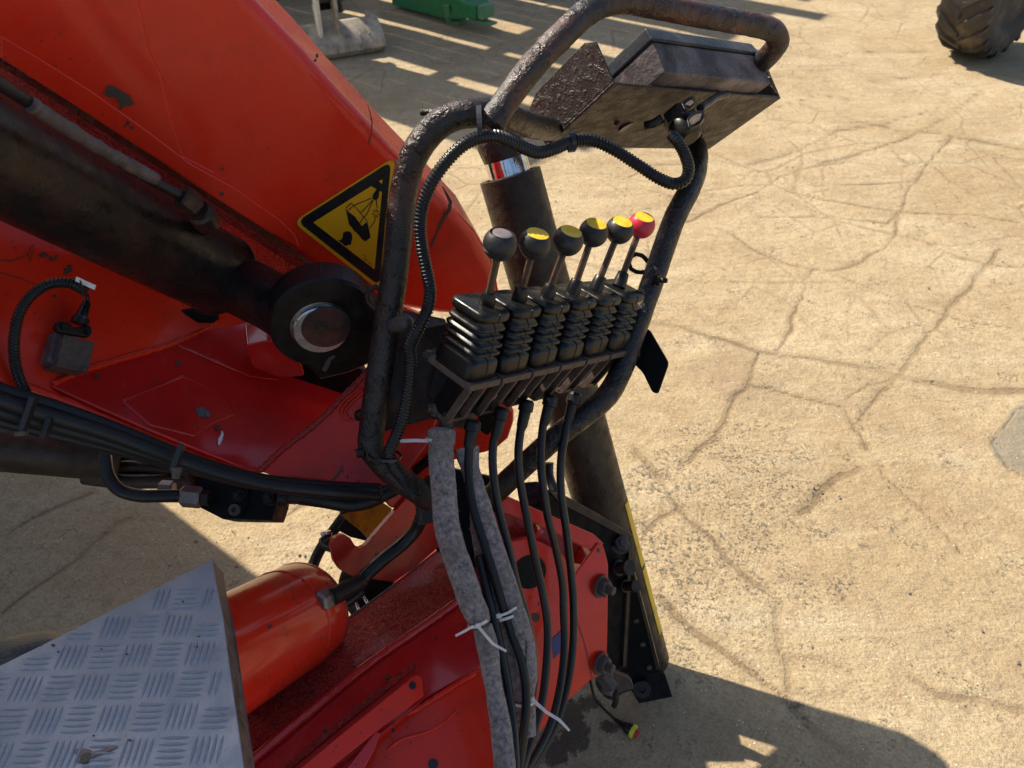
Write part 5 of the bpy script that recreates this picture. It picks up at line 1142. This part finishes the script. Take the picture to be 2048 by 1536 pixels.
# ------------------------------------------------------------------ corrugated conduit along the frame
cd1 = thing('conduit', P(1350, 300, .98), 'long corrugated black conduit tied along the control stand from the receiver down the left post', 'conduit')
cpts = [(1345,272,.985),(1357,286,.975),(1371,312,.97),(1377,340,.965),(1370,360,.965),(1350,368,.965),(1320,358,.96),(1276,330,.955),(1225,298,.95),(1184,281,.945),(1146,282,.94),(1112,296,.93),(1078,305,.92),(1037,291,.90),(996,273,.88),(961,274,.87),(927,290,.865),(897,318,.865),(864,364,.87),(845,412,.88),(840,450,.885),(843,490,.89),(851,532,.895),(860,580,.90),(856,614,.905),(838,655,.91),(820,694,.925),(822,722,.935),(817,781,.945),(804,840,.955),(789,879,.96),(779,906,.965),(786,932,.97),(806,958,.98),(825,982,1.0),(841,1006,1.05),(843,1034,1.10)]
corrugated('corrugated_sleeve', pxpts(cpts), .0078, M['conduit'], cd1, pitch=.0043, depth=.0012, segs=18)
def tie(name, label, px, d, wpx, r, mat, parent=None, group='cable ties'):
    pass
def loop_tie(c, axis, ra_, rb_, w_, mat, parent, name='band', ref=None):
    """flat band around an oval section"""
    ax_ = Vector(axis).normalized(); u = (Vector(ref) if ref is not None else ax_.orthogonal()); u = (u - ax_ * u.dot(ax_)).normalized(); q_ = ax_.cross(u); n = 28; v = []
    for k in range(n):
        a = 2 * math.pi * k / n; dr = u * math.cos(a) * ra_ + q_ * math.sin(a) * rb_; e = dr.normalized() * .0012
        v += [c + dr - ax_ * w_ / 2, c + dr + ax_ * w_ / 2, c + dr + e + ax_ * w_ / 2, c + dr + e - ax_ * w_ / 2]
    f = [[4 * k + m, 4 * k + (m + 1) % 4, (4 * ((k + 1) % n)) + (m + 1) % 4, 4 * ((k + 1) % n) + m] for k in range(n) for m in range(4)]
    return mk(name, v, f, mat, parent)
t = thing('cable_tie', P(965, 250, .88), 'black cable tie strapping the conduit to the top left bend of the stand', 'cable tie', 'black cable ties on the stand')
c = (P(958, 226, .90) + P(962, 274, .87)) / 2
loop_tie(c, P(1000, 240, .9) - P(925, 245, .9), .0275, .0175, .006, M['black_tie'], t, ref=P(962, 274, .87) - P(958, 226, .90))
t = thing('cable_tie', P(1146, 290, .93), 'black cable tie with square head on the conduit below the receiver bracket', 'cable tie', 'black cable ties on the stand')
loop_tie(P(1146, 282, .94), P(1180, 280, .94) - P(1110, 292, .94), .0100, .0100, .0055, M['black_tie'], t)
mk('tie_head', *g_box(P(1136, 302, .932), V((.010, .001, 0)), V((0, .008, 0)), CF * .008), M['black_tie'], t, bevel=.001)
t = thing('cable_tie', P(770, 912, .97), 'thin black cable tie at the lower bend of the left post', 'cable tie', 'black cable ties on the stand')
loop_tie((P(757, 908, 1.0) + P(781, 910, .965)) / 2, P(765, 950, .99) - P(765, 880, .98), .029, .0185, .0035, M['black_tie'], t, ref=P(781, 908, .965) - P(757, 908, 1.0))

# ------------------------------------------------------------------ control cables
def cable(px, r, label, ferr=None, mat='cable'):
    pts = pxpts(px); t = thing('control_cable', pts[0], label, 'control cable', 'black control cables hanging from the levers')
    tube('sheath', pts, r, M[mat], t, 14)
    if ferr:
        a, b, r1 = ferr; a, b = P(*a), P(*b); L_ = (b - a).length
        lathe('ferrule', a, b - a, [(r1 * .9, -.004), (r1 * 1.25, 0), (r1 * 1.3, L_ * .30), (r1 * 1.02, L_ * .33), (r1 * .92, L_ * .85), (r1 * .7, L_)], M['hose'], t, 18)
    return t
cable([(1146,800,1.10),(1137,835,1.10),(1130,870,1.10),(1122,920,1.10),(1122,985,1.105),(1132,1057,1.115),(1142,1143,1.13),(1147,1209,1.135),(1146,1289,1.14),(1135,1368,1.13),(1112,1447,1.10),(1070,1526,1.05),(1040,1580,1.0)], .0060, 'rightmost black control cable below the red-knob lever', ((1150,790,1.10),(1136,845,1.10),.0080))
cable([(1096,810,1.07),(1088,840,1.07),(1083,880,1.07),(1082,930,1.07),(1087,980,1.075),(1096,1035,1.085),(1111,1094,1.10),(1125,1167,1.115),(1127,1225,1.12),(1129,1289,1.12),(1121,1368,1.11),(1102,1447,1.085),(1060,1530,1.03),(1030,1580,.98)], .0058, 'second black control cable from the right', ((1102,795,1.07),(1088,850,1.07),.0080))
cable([(1050,815,1.04),(1043,850,1.04),(1037,899,1.04),(1038,940,1.045),(1043,980,1.05),(1056,1045,1.055),(1071,1119,1.065),(1085,1183,1.07),(1095,1249,1.075),(1093,1328,1.07),(1083,1407,1.06),(1060,1487,1.03),(1038,1560,.98)], .0058, 'third black control cable from the right', ((1054,805,1.04),(1042,860,1.04),.0080))
cable([(1001,830,1.0),(995,855,1.0),(988,880,1.0),(985,915,1.0),(988,960,1.0),(998,1021,1.005),(1017,1094,1.01),(1033,1167,1.015),(1050,1225,1.02),(1064,1289,1.025),(1068,1345,1.025),(1062,1410,1.02),(1048,1480,1.0),(1034,1560,.96)], .0056, 'fourth black control cable from the right', ((1004,820,1.0),(990,880,1.0),.0078))
cable([(944,870,.985),(938,900,.985),(937,940,.985),(941,985,.98),(950,1030,.975),(971,1094,.97),(993,1167,.965),(1010,1225,.965),(1024,1268,.965),(1042,1320,.962),(1052,1380,.958),(1050,1440,.952),(1040,1510,.95),(1030,1580,.93)], .0056, 'control cable entering the open end of the second foam sleeve', ((946,845,.985),(938,898,.985),.0085), 'hose')
cable([(958,1110,.975),(975,1190,.965),(990,1250,.96),(1003,1310,.955),(1014,1370,.95),(1023,1434,.94),(1028,1500,.92),(1030,1570,.90)], .0064, 'black control cable leaving the bottom of the first foam sleeve')
def oily_stub(): 
    t = thing('cable_rod_end', P(893, 850, .985), 'brown rusty cable end tube above the first foam sleeve', 'rod end')
    lathe('tube_end', P(895, 835, .985), P(892, 872, .985) - P(895, 835, .985), [(.011, 0), (.0105, .03)], M['rod'], t, 20)
oily_stub()

# ------------------------------------------------------------------ foam sleeves
def sleeve(px, rads, label, slit=False, seed=1):
    pts = pxpts(px); t = thing('foam_sleeve', pts[0], label, 'foam sleeve', 'grey foam pipe sleeves')
    q = spline(pts, .004); L0 = [0]
    for a, b in zip(pts, pts[1:]): L0.append(L0[-1] + (b - a).length)
    L1 = [0]
    for a, b in zip(q, q[1:]): L1.append(L1[-1] + (b - a).length)
    rad = [float(np.interp(s / L1[-1] * L0[-1], L0, rads)) for s in L1]
    segs = 30; v, f, sm = g_tube(q, rad, segs)
    for i in range(len(q)):
        for k in range(segs):
            p = v[i * segs + k]; n = mnoise.noise(p * 42 + Vector((seed, 3, 0))) * .6 + mnoise.noise(p * 150) * .3 + mnoise.noise(p * 420) * .2
            v[i * segs + k] = q[i] + (p - q[i]) * (1 + .11 * n)
    mk('foam_tube', v, f, M['foam'], t, smooth=sm); 
    # fluff fibres
    fb = MB(); rr = random.Random(seed)
    for _ in range(260):
        i = rr.randrange(3, len(q) - 3); k = rr.randrange(segs); p = v[i * segs + k]; n = (p - q[i]).normalized()
        d = (n + Vector((rr.gauss(0, .7), rr.gauss(0, .7), rr.gauss(0, .7)))).normalized() * rr.uniform(.0012, .0040)
        s = n.orthogonal() * .00016
        fb.add([p - s, p + s, p + d, p + d * .6 + s * 2], [[0, 1, 3], [3, 1, 2], [0, 3, 2], [0, 2, 1]])
    o = fb.build('fluff', M['foam'], t); o['kind'] = 'stuff'
    return t, q
s1, q1 = sleeve([(884,862,.985),(882,895,.98),(883,925,.975),(887,972,.965),(893,1045,.955),(905,1094,.95),(922,1143,.945),(938,1190,.94),(954,1228,.94),(962,1248,.94)], [.0155,.0158,.0160,.0158,.0160,.0160,.0162,.0160,.0150,.0118], 'thickest grey foam sleeve, leftmost below the levers, tied at its lower end', seed=1)
lathe('collar', P(884, 858, .985), P(882, 895, .98) - P(884, 858, .985), [(.0150, 0), (.0178, .003), (.0178, .018), (.0155, .021)], M['foam'], s1, 32)
s2, q2 = sleeve([(936,915,1.0),(943,945,.995),(952,975,.99),(968,1030,.985),(988,1094,.98),(1010,1160,.975),(1030,1218,.972),(1040,1250,.972),(1050,1300,.975),(1053,1345,.975),(1048,1402,.975),(1050,1420,.972),(1050,1471,.965)], [.0125,.0115,.0118,.0125,.0128,.0130,.0118,.0132,.0138,.0140,.0118,.0132,.0136], 'long grey foam sleeve in the middle ending in a loose slit tube end', seed=7)
fa_, fb_ = P(933, 897, 1.0), P(940, 935, .996)
lathe('funnel_end', fb_, fa_ - fb_, [(.0120, 0), (.0150, .014), (.0168, (fa_ - fb_).length), (.0140, (fa_ - fb_).length - .001), (.0110, .012), (.001, .011)], M['foam'], s2, 32)
s3, q3 = sleeve([(950,1010,1.01),(958,1080,1.0),(972,1140,.99),(990,1196,.985),(1004,1250,.982),(1018,1310,.982),(1030,1370,.98),(1040,1405,.98)], [.0080,.0090,.0095,.0100,.0105,.0110,.0100,.0090], 'thin grey foam sleeve squeezed between the two thick ones', seed=12)
s4, q4 = sleeve([(964,1252,.942),(974,1290,.938),(982,1340,.935),(990,1385,.93),(1000,1447,.92),(1008,1520,.90),(1010,1590,.88)], [.0120,.0135,.0112,.0110,.0125,.0128,.0128], 'lower grey foam sleeve running out of the bottom edge', seed=17)
tube('slit', [P(1052 + .0 * k, y, d - .0137) for k, (y, d) in enumerate(((1280,.975),(1330,.975),(1385,.975)))], .0008, M['cable'], s2, 6)
# white ties
def wtie(label, c, axis, r, tails, d):
    t = thing('white_tie', c, label, 'cable tie', 'white cable ties on the foam sleeves')
    if r: loop_tie(c, axis, r[0], r[1], .0035, M['white_tie'], t, ref=CR)
    for k, tl in enumerate(tails):
        pl = Plane(P(tl[0][0], tl[0][1], d), -CF); strip('tail', [(x, y, w_) for x, y, w_ in tl], 5, pl, 0, M['white_tie'], t, .0012)
    mk('tie_head', *g_box(P(tails[0][0][0] - 5, tails[0][0][1] + 4, d - .001), V((.0058, .001, 0)), V((-.001, .0055, 0)), CF * .005), M['white_tie'], t, bevel=.0008)
    return t
wtie('white tie round the thickest foam sleeve with two bent tails', P(957, 1244, .94), P(965, 1262, .94) - P(950, 1225, .94), (.0128, .0135), [[(957,1254,6),(972,1272,5.5),(986,1288,5.5),(1013,1303,4)], [(947,1252,5),(930,1262,5),(911,1272,4)]], .921)
wtie('white tie pulling the thin and middle sleeves together', P(1012, 1230, .975), P(1020, 1250, .97) - P(1008, 1210, .97), (.0215, .0150), [[(998,1234,8),(1002,1232,7)], [(980,1242,5),(1000,1232,5),(1018,1225,5),(1033,1215,5)]], .957)
wtie('white tie near the loose end of the middle sleeve with a long straight tail', P(1048, 1403, .975), P(1050, 1420, .97) - P(1048, 1385, .97), (.0128, .0135), [[(1066,1401,7),(1092,1424,6),(1118,1440,6),(1128,1450,5),(1139,1462,4)]], .960)
wtie('pale tie stretched between the left post and the first sleeve collar', P(880, 880, .985), P(880, 900, .98) - P(884, 860, .98), (.0182, .0182), [[(862,882,6),(830,881,7),(795,882,7)]], .975)
